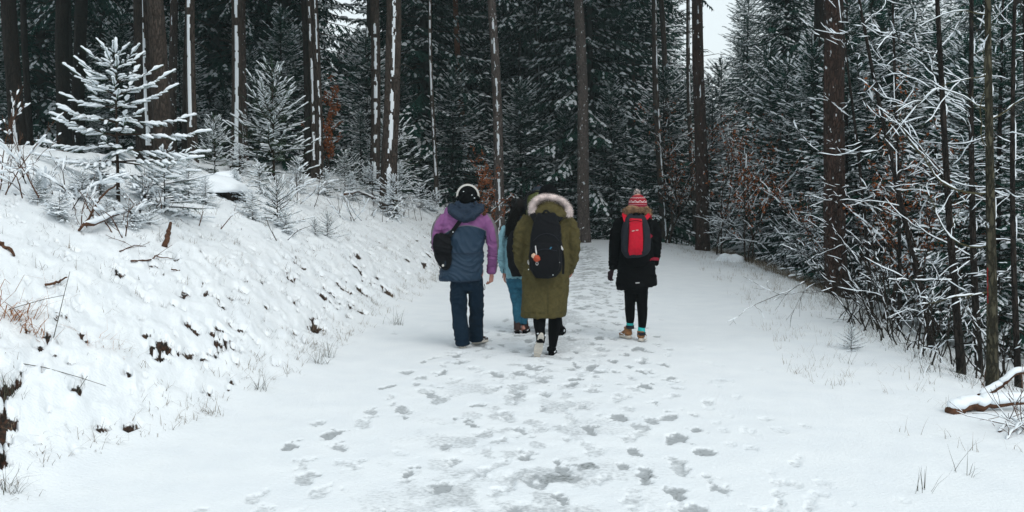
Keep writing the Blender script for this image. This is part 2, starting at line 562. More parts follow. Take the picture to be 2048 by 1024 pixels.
# ------------------------------------------------------------------ vegetation kit
def twig_far(rr, n=5, w=0.17, snow=0.8, run=(0.22, 0.5), wr=(0.07, 0.15)):
    """a flat feathery spray one unit long: green triangles and a lumpy snow ridge"""
    V = []; T = []
    for k in range(n):
        t = k / n
        ww = w * (1 - 0.55 * t) * rr.uniform(0.7, 1.25)
        for sd in (-1, 1):
            b = len(V)
            V += [(t, 0, 0), (t + 1.05 / n, 0, -0.01), (t + 1.5 / n, sd * ww, -0.05 - 0.06 * rr.random())]
            T.append((b, b + 1, b + 2) if sd < 0 else (b + 1, b, b + 2))
    b = len(V)
    V += [(0.85, -0.05, 0), (0.85, 0.05, 0), (1.15, 0, -0.05)]; T.append((b, b + 1, b + 2))
    SV = []; ST = []
    if snow > 0:
        t = rr.uniform(0, 0.25)
        while t < 0.95:
            if rr.random() > snow:
                t += 0.2; continue
            L = rr.uniform(*run); m = 3 if run[1] < 0.6 else 5
            wd = rr.uniform(*wr)
            b = len(SV)
            for k in range(m + 1):
                s = k / m; tt = t + L * s
                wk = wd * math.sin(math.pi * (0.12 + 0.8 * s)) * rr.uniform(0.7, 1.2)
                SV += [(tt, -wk, 0.0), (tt + rr.uniform(-.02, .02), 0, wk * 0.75 + 0.02), (tt, wk, 0.0)]
            for k in range(m):
                a = b + 3 * k
                ST += [(a, a + 3, a + 4), (a, a + 4, a + 1), (a + 1, a + 4, a + 5), (a + 1, a + 5, a + 2)]
            t += L + rr.uniform(0, 0.15)
    return (np.array(V), np.array(T), np.array(SV).reshape(-1, 3), np.array(ST, int).reshape(-1, 3))


def twig_near(rr, needles=46, nl=0.12, snow=1.0, fat=0.085):
    """a needled shoot one unit long with a soft sausage of snow on top"""
    V = []; T = []
    for k in range(needles):
        t = k / needles
        a = rr.uniform(-0.3, math.pi + 0.3) + math.pi       # mostly below and beside, the top is snowed in
        if rr.random() < 0.25: a = rr.uniform(0, 2 * math.pi)
        d = Vector((0.75, 0.9 * math.cos(a), 0.7 * math.sin(a))).normalized() * nl * rr.uniform(0.8, 1.25)
        o = Vector((-d.y, d.x, 0)).normalized() * 0.009
        b = len(V)
        V += [(t, -o.y, -0.0), (t + 0.014, o.y, 0.004), (t + d.x, d.y, d.z)]
        T.append((b, b + 1, b + 2))
    # green core ribbon so that the shoot is never see-through
    b = len(V)
    for k in range(4):
        t = k / 3
        w = 0.035 * (1 - 0.5 * t)
        V += [(t, -w, -0.01), (t, w, -0.01), (t, 0, -w)]
    for k in range(3):
        a = b + 3 * k
        T += [(a, a + 3, a + 5), (a, a + 5, a + 2), (a + 2, a + 5, a + 4), (a + 2, a + 4, a + 1)]
    SV = []; ST = []
    if snow > 0 and rr.random() < snow:
        t0 = rr.uniform(0.0, 0.12); t1 = rr.uniform(0.9, 1.08); m = 8; sd = 6
        ph = rr.uniform(0, 6)
        for k in range(m + 1):
            s = k / m; t = t0 + (t1 - t0) * s
            r = fat * (math.sin(math.pi * (0.06 + 0.90 * s)) ** 0.45) * (1 + 0.28 * math.sin(ph + 9 * s) + rr.uniform(-.16, .16)) * (0.75 + 0.4 * s)
            for j in range(sd):
                a = 2 * math.pi * j / sd
                SV.append((t, r * math.cos(a) + 0.015 * math.sin(5 * s + ph), 0.62 * r * math.sin(a) + 0.42 * r))
        for k in range(m):
            for j in range(sd):
                a = k * sd + j; c = k * sd + (j + 1) % sd
                ST += [(a, a + sd, c), (c, a + sd, c + sd)]
        b = len(SV); SV += [(t0, 0, 0.0), (t1 + 0.02, 0, 0.0)]
        for j in range(sd):
            ST += [(j, (j + 1) % sd, b), (m * sd + (j + 1) % sd, m * sd + j, b + 1)]
    return (np.array(V), np.array(T), np.array(SV).reshape(-1, 3), np.array(ST, int).reshape(-1, 3))


def basis(d, roll=0.0):
    d = d.normalized()
    up = Vector((0, 0, 1)) if abs(d.z) < 0.97 else Vector((1, 0, 0))
    y = up.cross(d).normalized(); z = d.cross(y)
    if roll:
        q = Matrix.Rotation(roll, 3, d); y = q @ y; z = q @ z
    return np.array([[d.x, d.y, d.z], [y.x, y.y, y.z], [z.x, z.y, z.z]])


rr = random.Random(3)
TW_FAR = [twig_far(rr, 5, 0.24, 0.30) for _ in range(5)]
TW_FARS = [twig_far(rr, 5, 0.22, 0.75) for _ in range(5)]
TW_SNOWY = [twig_far(rr, 6, 0.28, 0.9, (0.25, 0.6), (0.07, 0.13)) for _ in range(5)]
TW_BARE = [twig_far(rr, 5, 0.20, 0.0) for _ in range(4)]
TW_NEAR = [twig_near(rr, 40, 0.15, 0.9, 0.14) for _ in range(5)]
TW_PINE = [twig_near(rr, 60, 0.20, 1.0, 0.14) for _ in range(5)]
TW_SPARSE = [twig_near(rr, 60, 0.17, 0.85, 0.105) for _ in range(5)]


def conifer(seed, H, z0, rmax, nb, sp, tmpl, droop=0.35, e0=0.15, e1=0.7, taper=0.85, tl=0.36, tmax=0.5, hang=0.25,
            wood=0.012, whorl=0, ang=0.95, tiponly=0.0, curl=0.15, snowfrac=1.0, lop=0.0):
    """crown of a conifer: branches with shoots on both sides. 0 green, 1 snow, 2 wood"""
    q = random.Random(seed); vb = VB()
    parts = {0: ([], []), 1: ([], [])}
    cnt = {0: 0, 1: 0}
    for i in range(nb):
        if whorl:
            nw = nb // whorl
            t = (i // whorl + 0.0) / max(1, nw) + q.uniform(-.012, .012)
            az = (i % whorl) * 2 * math.pi / whorl + (i // whorl) * 1.1 + q.uniform(-.35, .35)
        else:
            t = (i + q.random()) / nb; az = i * 2.39996 + q.uniform(-.4, .4)
        t = min(max(t, 0), 0.985)
        z = z0 + (H - z0) * t
        L = rmax * (1 - t) ** taper * q.uniform(0.65, 1.12) + 0.05 * rmax
        if lop:
            L *= 1 + lop * math.cos(az - seed) + lop * 0.6 * math.cos(2 * az + seed * 2 + z)
            if q.random() < lop * 0.5: continue
        e = e0 + (e1 - e0) * t + q.uniform(-.12, .12)
        ca, sa = math.cos(az), math.sin(az)
        m = 6
        P = []
        sway = q.uniform(-.12, .12)
        for k in range(m + 1):
            s = k / m
            rad = L * s * math.cos(e) ; sw = sway * L * s * s
            P.append(Vector((ca * rad - sa * sw, sa * rad + ca * sw, z + L * (math.sin(e) * s - droop * (1 - 0.6 * t) * s * s + curl * s ** 3.5))))
        vb.tube(P, [wood * L * (1 - 0.8 * k / m) + 0.003 for k in range(m + 1)], 3, 2, cap=False)
        s = max(0.10, tiponly)
        sfr = snowfrac if snowfrac >= 1 else min(1, max(0.05, q.gauss(snowfrac, 0.4)))
        side = 1
        while s < 1.0:
            f = s * m; k = min(int(f), m - 1); p = P[k].lerp(P[k + 1], f - k); d = (P[k + 1] - P[k]).normalized()
            a = ang * q.uniform(0.75, 1.2) * side * (1 - 0.35 * s)
            dh = Matrix.Rotation(a, 3, 'Z') @ d
            dh.z -= hang * q.uniform(0.4, 1.5)
            l = min(tmax, (tl * L * (1 - s) ** 0.7 + 0.10 * rmax) * q.uniform(0.75, 1.2))
            if l > 0.03:
                tv = tmpl[q.randrange(len(tmpl))]
                B = basis(dh, q.uniform(-.35, .35)) * l
                for c in (0, 1):
                    v, tt = tv[2 * c], tv[2 * c + 1]
                    if len(v) and (c == 0 or q.random() < sfr):
                        w = v @ B + np.array(p)
                        parts[c][0].append(w); parts[c][1].append(tt + cnt[c]); cnt[c] += len(w)
            side = -side
            s += sp / L * q.uniform(0.7, 1.3) * 0.5
        # tip shoot
        d = (P[-1] - P[-2]).normalized()
        tv = tmpl[q.randrange(len(tmpl))]
        l = min(tmax, 0.16 * rmax + 0.1 * L)
        B = basis(d) * l * 1.2
        for c in (0, 1):
            v, tt = tv[2 * c], tv[2 * c + 1]
            if len(v):
                w = v @ B + np.array(P[-1]); parts[c][0].append(w); parts[c][1].append(tt + cnt[c]); cnt[c] += len(w)
    for c in (0, 1):
        if parts[c][0]:
            vb.add(np.concatenate(parts[c][0]), np.concatenate(parts[c][1]), c)
    # leader
    vb.tube([(0, 0, H - 0.12 * rmax), (0.01, 0, H + 0.10 * rmax)], [0.012, 0.004], 4, 2)
    tv = tmpl[0]
    for c in (0, 1):
        if len(tv[2 * c]):
            B = basis(Vector((0.05, 0.02, 1))) * min(tmax, 0.25 * rmax)
            vb.add(tv[2 * c] @ B + np.array((0, 0, H)), tv[2 * c + 1], c)
    return vb


def trunk_mesh(name, H, r0, r1, lean, material, sides=12, seed=0, flare=1.35, step=0.35, wob=0.02, ridge=0.02):
    q = np.random.RandomState(seed)
    n = max(8, int(H / step))
    t = np.linspace(0, 1, n + 1)
    z = t * H
    r = r0 + (r1 - r0) * t
    r = r * (1 + (flare - 1) * np.exp(-z / 0.28))
    a = np.arange(sides) * 2 * math.pi / sides
    ph = q.rand(6) * 6.28
    lob = 1 + ridge * (np.sin(3 * a[None] + ph[0] + z[:, None] * .5) + np.sin(7 * a[None] + ph[1] + z[:, None] * 1.3) + np.sin(5 * a[None] + ph[5] - z[:, None] * 3))
    lob += 0.10 * np.exp(-z / 0.25)[:, None] * np.sin(4 * a[None] + ph[2])
    cx = lean[0] * z + wob * np.sin(z * 0.55 + ph[3]) - wob * math.sin(ph[3])
    cy = lean[1] * z + wob * np.cos(z * 0.5 + ph[4]) - wob * math.cos(ph[4])
    X = cx[:, None] + r[:, None] * lob * np.cos(a)[None]
    Y = cy[:, None] + r[:, None] * lob * np.sin(a)[None]
    Z = np.repeat(z[:, None], sides, 1) - np.where(z[:, None] == 0, 0.4, 0)
    V = np.stack([X, Y, Z], -1).reshape(-1, 3)
    i = np.arange(n)[:, None] * sides; j = np.arange(sides)[None]; k = (j + 1) % sides
    Q = np.stack([i + j, i + k, i + sides + k, i + sides + j], -1).reshape(-1, 4)
    me = tri_mesh(name, V, Q, None, [material])
    return me, (z, cx, cy, r)


def crust_mesh(axis, az, half, cover, seed, zmin, zmax, thick=0.014):
    """snow blown on to one side of a trunk: raised, ragged and broken into dabs"""
    z, cx, cy, r = axis
    q = np.random.RandomState(seed)
    off = q.rand() * 100
    zz = np.arange(zmin, zmax, 0.036)
    X = np.interp(zz, z, cx); Y = np.interp(zz, z, cy); RR = np.interp(zz, z, r)
    m = 10
    S_ = np.linspace(-1.5, 1.5, m)
    A = az + half * S_
    zg, sg = np.meshgrid(zz, S_, indexing='ij')
    arc = sg * half * RR[:, None]
    n = 0.6 * fbm(arc * 22 + off, zg * 9 + off, 2, 3) + 0.4 * fbm(arc * 9 + off, zg * 2.2 + off, 6, 2)
    ring = fbm(zg * 3.1 + off, zg * 0 + off, 4, 2)
    edge = np.abs(sg) ** 3 * 0.30
    need = 0.80 - 0.62 * cover ** 1.3 + edge + np.where(ring < 0.27, 0.35, 0)
    on = n > need
    lift = thick * (0.5 + 0.9 * fbm(arc * 30, zg * 30 + off, 8, 2)) * np.sqrt(np.clip(1 - (sg / 1.6) ** 2, 0, 1))
    inner = on.copy()
    inner[1:-1, 1:-1] = on[1:-1, 1:-1] & on[:-2, 1:-1] & on[2:, 1:-1] & on[1:-1, :-2] & on[1:-1, 2:]
    h = RR[:, None] * 1.02 + np.where(on, 0.004, 0) + np.where(inner, lift, 0)
    V = np.stack([X[:, None] + h * np.sin(A)[None], Y[:, None] - h * np.cos(A)[None], zg], -1).reshape(-1, 3)
    idx = np.arange(len(V)).reshape(len(zz), m)
    c = on[:-1, :-1].astype(int) + on[1:, :-1] + on[:-1, 1:] + on[1:, 1:]
    Q = np.stack([idx[:-1, :-1], idx[:-1, 1:], idx[1:, 1:], idx[1:, :-1]], -1)[c >= 3]
    if not len(Q): return None
    u, inv = np.unique(Q, return_inverse=True)
    return tri_mesh('snow_crust', V[u], inv.reshape(Q.shape), None, [M['snow']])


# ------------------------------------------------------------------ conifer library
LIB = {}


def lib(name, vb, mats):
    LIB[name] = vb.split(name, mats)


SPR = [M['needle'], M['snow'], M['twig']]
SPD = [M['needled'], M['snow'], M['twig']]
PIN = [M['needle2'], M['snow'], M['twig']]
# tall spruces with branches to the ground
for k in range(4):
    lib('tall%d' % k, conifer(20 + k, 17 + k, 0.6 + 0.5 * k, 2.5 + .15 * k, 250, 0.20, TW_FARS, droop=0.42, e0=-0.10, e1=0.6, tmax=0.62, hang=0.5, taper=0.7, snowfrac=0.35 + 0.25 * (k % 2)), SPR if k % 2 else SPD)
# mid-height snowy spruces (thicket)
for k in range(4):
    lib('mid%d' % k, conifer(40 + k, 6.5 + k, 0.15, 2.1, 125 + 14 * k, 0.14, TW_SNOWY, droop=0.42, e0=0.08, e1=0.7, tmax=0.42, hang=0.30, taper=0.72, ang=0.75, snowfrac=0.42, lop=0.2), SPR)
# high crowns of forest spruces on bare trunks (base of the crown at z = 0)
for k in range(3):
    lib('high%d' % k, conifer(60 + k, 12, 0.0, 2.3, 130, 0.26, TW_FARS, snowfrac=0.3, droop=0.45, e0=-0.25, e1=0.5, tmax=0.5, hang=0.7, taper=0.7), SPD)
# young ones
lib('pine0', conifer(71, 1.95, 0.36, 0.92, 48, 0.115, TW_PINE, droop=0.26, e0=-0.02, e1=0.6, tmax=0.24, tl=0.34, hang=0.24, whorl=5, ang=0.85, taper=0.60, tiponly=0.26, curl=0.16, lop=0.13), PIN)
lib('young0', conifer(72, 2.3, 0.15, 0.95, 90, 0.11, TW_SPARSE, droop=0.22, e0=0.08, e1=0.7, tmax=0.22, tl=0.32, hang=0.10, snowfrac=0.72, whorl=6, ang=0.8, taper=0.6, curl=0.2, lop=0.25), PIN)
lib('young1', conifer(73, 1.4, 0.04, 0.8, 56, 0.17, TW_NEAR, droop=0.30, e0=0.05, e1=0.7, tmax=0.32, tl=0.5, hang=0.15, taper=0.6, snowfrac=0.72, lop=0.4), SPR)
lib('young2', conifer(74, 1.0, 0.03, 0.75, 46, 0.16, TW_NEAR, droop=0.38, e0=0.15, e1=0.7, tmax=0.30, tl=0.5, hang=0.2, taper=0.5, snowfrac=0.72, lop=0.4), SPR)
lib('young3', conifer(75, 0.75, 0.02, 0.5, 34, 0.12, TW_SPARSE, droop=0.2, e0=0.15, e1=0.9, tmax=0.20, hang=0.1, taper=0.6), SPR)
lib('young4', conifer(76, 3.2, 0.1, 1.3, 85, 0.22, TW_NEAR, droop=0.35, e0=0.0, e1=0.8, tmax=0.42, tl=0.5, hang=0.2, taper=0.65, snowfrac=0.72, lop=0.4), SPR)


def put_crown(kind, root, z=0.0, sc=1.0, rz=0.0, scz=None, merge=True):
    for nm, me in zip(('foliage', 'snow_load', 'branch_wood'), LIB[kind]):
        if me is None: continue
        o = link(nm, me, root, (0, 0, z))
        o['kind'] = 'stuff'
        o.scale = (sc, sc, scz or sc); o.rotation_euler = (0, 0, rz)


_TM = {}


def stem_for(H, r, material):
    key = (round(H * 2), round(r * 50), material.name)
    if key not in _TM:
        _TM[key] = trunk_mesh('trunk', H, r, 0.012, (0, 0), material, 7, len(_TM), 1.25, 0.8, 0.02)[0]
    return _TM[key]


DEFER = []


def conifer_tree(kind, x, y, H0, H, name, label, group, material=None, r=None, rz=None, sink=0.05, cat='spruce tree', lean=0):
    sc = H / H0
    root = empty(name, (x, y, gz(x, y) - sink), 0, label, cat, group)
    if lean: root.rotation_euler = (R.uniform(-lean, lean), R.uniform(-lean, lean), 0)
    DEFER.append((root, x, y))
    link('trunk', stem_for(H, r or 0.012 * H, material or M['barkd']), root)
    put_crown(kind, root, 0, sc, R.uniform(0, 6.28) if rz is None else rz)
    return root


# ------------------------------------------------------------------ forest trunks seen in the photograph
# (px top, px base, py base, width px, distance, bark, snow cover, snow azimuth, label, crown)
TR = [
 (20, 42, 322, 30, 25, 'barkd', 0.0, 0, 'dark trunk beside the rim of the picture with snow only on its foot'),
 (57, 62, 296, 13, 34, 'barkd', 0.25, 0.3, 'thin dark trunk behind the one with the snowy foot'),
 (84, 82, 292, 10, 38, 'barkd', 0.0, 0, 'slender black trunk in the shade far behind the dead shrub'),
 (128, 130, 298, 27, 26, 'barkd', 0.12, 0.6, 'broad dark trunk, western one of the close pair behind the snowy young pine'),
 (155, 152, 300, 25, 27, 'barkd', 0.40, 0.2, 'dark trunk with a line of snow dabs, eastern one of the close pair'),
 (200, 197, 296, 13, 36, 'barkd', 0.30, 0.1, 'narrow shaded trunk between the dark pair and the snowy young pine'),
 (232, 228, 300, 11, 38, 'barkd', 0.35, 0.2, 'narrow trunk rising right behind the tip of the snowy young pine'),
 (272, 282, 322, 17, 23, 'barkd', 0.0, 0, 'dark trunk touching the white plastered one behind the young pine'),
 (293, 303, 322, 20, 24, 'bark', 0.74, 0.0, 'trunk thickly plastered with ragged snow behind the snowy young pine', 0.75),
 (313, 326, 324, 33, 20.5, 'bark', 0.0, 0, 'thick grey brown trunk with fissured bark beside the plastered trunk'),
 (339, 345, 312, 17, 27, 'barkf', 0.35, -0.2, 'trunk dotted with snow just behind the thick fissured trunk'),
 (371, 372, 318, 15, 25, 'barkd', 0.05, 0.2, 'dark bare trunk touching the trunk with the broad unbroken white stripe'),
 (386, 386, 322, 19, 24, 'bark', 0.97, 0.0, 'trunk with a broad white snow stripe broken by four dark rings', 0.55),
 (421, 424, 300, 12, 38, 'barkd', 0.3, 0.3, 'far thin trunk halfway between the two broadly striped trunks'),
 (470, 473, 318, 22, 23.5, 'bark', 0.97, 0.15, 'trunk with a jagged full height snow stripe behind the stump', 0.5),
 (492, 489, 312, 16, 26, 'barkf', 0.55, 0.0, 'speckled trunk close behind the one with the jagged stripe'),
 (540, 540, 310, 15, 36, 'barkd', 0.2, 0.1, 'dim trunk hidden behind the green young pine'),
 (612, 618, 352, 21, 26, 'barkd', 0.0, 0, 'dark trunk without snow, first of the three beside the brown leaved beech'),
 (625, 629, 356, 13, 28, 'bark', 0.72, 0.0, 'thin trunk with white dashes, middle of the three beside the brown beech', 0.6),
 (633, 640, 358, 14, 27, 'bark', 0.68, 0.3, 'thin snow striped trunk, last of the three beside the brown beech', 0.5),
 (736, 731, 366, 19, 27, 'barkd', 0.1, 0.8, 'dark trunk standing against the pair of heavily snowed trunks'),
 (750, 748, 358, 20, 28, 'bark', 0.76, 0.1, 'trunk with a straight snow band beside the broad snow crusted trunk', 0.55),
 (781, 776, 350, 32, 24, 'bark', 0.74, 0.15, 'broad trunk with a wide ragged snow crust behind the young pines', 0.42),
 (865, 874, 402, 9, 34, 'bark', 0.85, 0.0, 'very thin pole with a thin white line uphill of the headphone wearer', 0.7),
 (914, 934, 330, 14, 38, 'barko', 0.55, 0.2, 'reddish orange pine trunk above the man in the purple jacket'),
 (944, 964, 215, 9, 48, 'barko', 0.30, 0.2, 'thin far reddish pine trunk beside the grey striped trunk'),
 (979, 1000, 472, 21, 33, 'barkg', 0.72, 0.0, 'tall grey trunk with a snow streak behind the denim jacket walker', 0.4),
 (1073, 1077, 412, 13, 40, 'bark', 0.75, 0.1, 'thin trunk with a snow line right above the fur trimmed hood', 0.4),
 (1092, 1103, 400, 12, 47, 'bark', 0.10, 0.1, 'far bare trunk just past the fur trimmed hood'),
 (1153, 1168, 482, 24, 33, 'barkg', 0.18, 0.0, 'straight grey brown trunk at the crest of the path beside the parka'),
 (1183, 1186, 480, 17, 38, 'barkd', 0.05, 0.0, 'dark trunk just beyond the straight grey one at the crest'),
 (1228, 1236, 470, 9, 46, 'bark', 0.3, 0.2, 'thin far pole above the path end behind the walkers gap'),
 (1262, 1274, 420, 12, 43, 'bark', 0.55, 0.3, 'far trunk directly above the red bobble hat', 0.3),
 (1311, 1328, 488, 14, 35, 'bark', 0.75, 0.5, 'trunk with a snow edge just beside the black coat', 0.4),
 (1318, 1340, 490, 13, 37, 'bark', 0.0, 0.2, 'bare brown trunk paired with the snow edged one by the black coat'),
 (1378, 1392, 486, 10, 35, 'bark', 0.7, 0.4, 'slim snow edged trunk just before the big reddish brown one', 0.5),
 (1400, 1406, 502, 26, 29, 'barkr', 0.35, 0.0, 'big reddish brown trunk at the end of the verge against the sky gap', 0.3),
 (1634, 1640, 500, 24, 26, 'barkd', 0.0, 0.0, 'dark trunk half hidden behind the massive reddish pine'),
 (1660, 1673, 572, 43, 18, 'barkr', 0.0, 0.0, 'massive reddish barked pine trunk at the edge of the verge'),
 (1700, 1706, 540, 12, 24, 'barkd', 0.0, 0.0, 'thin dark trunk among the snowy twigs behind the massive pine'),
]


def hit(px, py, y0=3.5, y1=60):
    d = ray(px, py)
    y = y0
    while y < y1:
        t = y / d.y
        if EYE + d.z * t <= gz(d.x * t, y):
            return d.x * t, y
        y += 0.05
    return None


def line_z(px, py, y): return at(px, py, y).z


for i, row in enumerate(TR):
    pt, pb, yb, w, d, bk, cov, az, lab = row[:9]
    half = row[9] if len(row) > 9 else 0.35
    if pb < 900:
        hh = hit(pb, yb, 12, 50)
        if hh: d = min(max(hh[1], 0.8 * d), 1.35 * d)
    base = at(pb, yb, d)
    zg = gz(base.x, d)
    # keep the photographed base point: the ground is close to it; plant on the ground
    base.z = zg
    top = at(pt, 0, d)
    # x of the trunk line at the photographed base height
    zb = line_z(pb, yb, d)
    slope = (top.x - at(pb, yb, d).x) / max(1.0, (top.z - zb))
    x0 = at(pb, yb, d).x - slope * (zb - zg)
    H = 19 + (i * 7 % 5)
    r = w * d / F / 2
    root = empty('pine_tree' if bk in ('barkr', 'barko') else 'spruce_tree', (x0, d, zg - 0.02), 0, lab, 'tree', 'tall forest trees along the path')
    me, axis = trunk_mesh('trunk', H, r * 1.04, r * 0.35, (slope, 0.0), M[bk], 28 if w > 30 else 14, i, 1.3, 0.25, 0.055, 0.03 if w > 24 else 0.02)
    link('trunk', me, root)
    if cov > 0:
        c = crust_mesh(axis, az, half * 0.78, cov * 0.93, i, 0.25, min(H - 5, 0.20 * d + 4), 0.012 + 0.03 * r)
        if c: link('snow_crust', c, root)['kind'] = 'stuff'
    if i == 0:
        c = crust_mesh(axis, 0.1, 0.26, 0.82, 5, 0.02, 1.30, 0.025)
        if c: link('snow_crust', c, root)['kind'] = 'stuff'
    cz = 8.5 if d < 30 else 7.5
    if pb < 700: cz = 6.9 + (i % 3) * 1.2
    if 850 < pb < 1350: cz = 9.5 + (i % 3) * 0.8
    if 1130 < pb < 1180 or pb > 1600: cz = 10.5
    if 1370 < pb < 1420: cz = 12
    if 600 < pb < 800: cz = 9.5
    o = empty
    for nm, cm in zip(('foliage', 'snow_load', 'branch_wood'), LIB['high%d' % (i % 3)]):
        c = link(nm, cm, root, (slope * cz, 0, cz)); s = (H - cz + 1) / 12.5
        c.scale = (s * 1.15, s * 1.15, s); c.rotation_euler = (0, slope, i * 1.7)
    # dead stubs
    vb = VB(); q = random.Random(i)
    for k in range(int(10)):
        z = q.uniform(2.0, cz + 1); a = q.uniform(0, 6.28); L = q.uniform(0.15, 0.9) * (0.6 if pb > 1600 else 1)
        cx = np.interp(z, axis[0], axis[1]); cy = np.interp(z, axis[0], axis[2]); ri = np.interp(z, axis[0], axis[3])
        p0 = Vector((cx + .8 * ri * math.cos(a), cy + .8 * ri * math.sin(a), z)); dr = Vector((math.cos(a), math.sin(a), q.uniform(-.4, .2)))
        vb.tube([p0, p0 + dr * L * .5, p0 + dr * L + Vector((0, 0, -.15 * L))], [0.010, 0.007, 0.003], 4, 0)
    st = link('dead_branch', vb.mesh('dead_branch', [M['twig']]), root)
    st['kind'] = 'stuff'

# ------------------------------------------------------------------ forest behind, tree by tree
def spots(n, x0, x1, y0, y1, mind, q, ok=lambda x, y: True, tries=6000):
    out = []
    for _ in range(tries):
        if len(out) >= n: break
        y = q.uniform(y0, y1); x = q.uniform(x0, x1) * y       # x given as a slope from the eye
        if not ok(x, y): continue
        if all((x - a) ** 2 + (y - b) ** 2 > mind * mind for a, b in out):
            out.append((x, y))
    return out


q = random.Random(5)
TALL_H = {'tall%d' % k: 17 + k for k in range(4)}
MID_H = {'mid%d' % k: 6.5 + k for k in range(4)}


def gap(x, y):
    """keep open the two gaps where the sky shows"""
    s = x / y
    m = 1.5 / y
    return not (-0.178 - m < s < -0.135 + m and y > 30) and not (0.176 - m < s < 0.204 + m)


G1 = 'dark spruces deep in the forest uphill of the path'
G2 = 'spruces closing off the end of the path'
G3 = 'spruces behind the shrubs on the ditch side'
for (x, y) in spots(23, -0.55, -0.175, 36, 70, 2.6, q, gap):
    k = q.choice(list(TALL_H)); H = q.uniform(15, 21)
    conifer_tree(k, x, y, TALL_H[k], H, 'spruce_tree', 'dark spruce deep in the shaded forest uphill of the path', G1)
for (x, y) in spots(26, -0.125, 0.17, 38, 64, 2.6, q, gap):
    k = q.choice(list(TALL_H)); H = q.uniform(16, 22)
    conifer_tree(k, x, y, TALL_H[k], H, 'spruce_tree', 'snow dusted spruce closing off the far end of the path', G2)
for (x, y) in spots(24, 0.21, 0.55, 34, 62, 2.6, q, gap):
    k = q.choice(list(TALL_H)); H = q.uniform(11, 17)
    conifer_tree(k, x, y, TALL_H[k], H, 'spruce_tree', 'snow dusted spruce behind the thicket on the ditch side', G3)
for (x, y) in spots(8, -0.175, -0.125, 40, 60, 2.4, q):
    k = q.choice(list(MID_H)); H = q.uniform(6.0, 7.5)
    conifer_tree(k, x, y, MID_H[k], H, 'spruce_tree', 'low snowy spruce under the small sky gap behind the brown beech', 'low spruces under the sky gap')
for (x, y) in spots(9, 0.165, 0.21, 38, 60, 2.0, q):
    k = q.choice(list(MID_H)); H = q.uniform(5.5, 8.0)
    conifer_tree(k, x, y, MID_H[k], H, 'spruce_tree', 'low snowy spruce under the bright sky gap past the reddish trunk', 'low spruces under the bright sky gap')
# snowy young spruces between the trunks
for (x, y) in spots(20, -0.12, 0.16, 35.5, 44, 1.8, q, lambda x, y: x < 0.6 or x > 3.0 or y > 37):
    k = q.choice(list(MID_H)); H = q.uniform(2.5, 6)
    conifer_tree(k, x, y, MID_H[k], H, 'spruce_tree', 'young snow laden spruce between the trunks beyond the path crest', 'young spruces beyond the crest')
for (x, y) in spots(26, -0.52, -0.13, 28, 40, 1.7, q):
    k = q.choice(list(MID_H)); H = q.uniform(2.0, 5.0)
    conifer_tree(k, x, y, MID_H[k], H, 'spruce_tree', 'young snow dusted spruce between the dark trunks uphill', 'young spruces between the dark trunks')
# the thicket on the ditch side
for (x, y) in spots(24, 0.225, 0.52, 19, 31, 1.6, q, lambda x, y: x > xr(y) + 1.2 and not (4.9 < x < 6.6 and y < 21)):
    k = q.choice(list(MID_H)); H = q.uniform(3.6, 7.2)
    conifer_tree(k, x, y, MID_H[k], H, 'spruce_tree', 'snow covered spruce of the dense thicket between the two reddish trunks and ditch', 'spruces of the dense thicket')
for (x, y) in spots(10, 0.40, 0.60, 13, 19, 1.5, q, lambda x, y: x > xr(y) + 1.6):
    k = q.choice(list(MID_H)); H = q.uniform(3.0, 5.5)
    conifer_tree(k, x, y, MID_H[k], H, 'spruce_tree', 'snow covered spruce behind the bare saplings in the ditch', 'spruces behind the bare saplings')
# extra poles deep on the left so that the wood reads as a wall of trunks
for n_, (x, y) in enumerate(spots(34, -0.55, -0.15, 30, 58, 1.2, q, gap)):
    H = 18; r = q.uniform(0.07, 0.16)
    root = empty('spruce_tree', (x, y, gz(x, y)), 0, 'slim dark trunk far back in the shaded forest uphill', 'tree', 'slim trunks far back in the shaded forest')
    DEFER.append((root, x, y))
    link('trunk', stem_for(H, r, M['barkd']), root)
    put_crown('high%d' % (n_ % 3), root, q.uniform(5.5, 8), 0.8, q.uniform(0, 6))
for n_, (x, y) in enumerate(spots(14, -0.08, 0.17, 40, 56, 1.6, q, gap)):
    root = empty('spruce_tree', (x, y, gz(x, y)), 0, 'slim trunk standing between the spruces beyond the crest', 'tree', 'slim trunks beyond the crest')
    DEFER.append((root, x, y))
    link('trunk', stem_for(18, q.uniform(0.06, 0.12), M['barkf']), root)
    put_crown('high%d' % (n_ % 3), root, q.uniform(7.5, 9), 0.75, q.uniform(0, 6))
# the wood farther off
for (x, y) in spots(38, -0.62, 0.62, 66, 95, 3.4, q, gap):
    k = q.choice(list(TALL_H)); H = q.uniform(16, 22)
    conifer_tree(k, x, y, TALL_H[k], H, 'spruce_tree', 'distant spruce in the last rows of the wood', 'distant spruces of the wood')
# trees flanking the path outside the picture, whose crowns shade the wood
for (x, y) in [(-9, 12), (-12, 16), (-15, 19), (-14, 8), (9.5, 12), (11, 17), (12, 22), (10, 7), (-18, 24), (14, 28)]:
    root = empty('spruce_tree', (x, y, gz(x, y)), 0, 'tall spruce at the side of the path with a high crown', 'tree', 'tall spruces flanking the path')
    link('trunk', stem_for(20, 0.17, M['barkd']), root)
    put_crown('high1', root, 8.5, 1.0, q.uniform(0, 6))


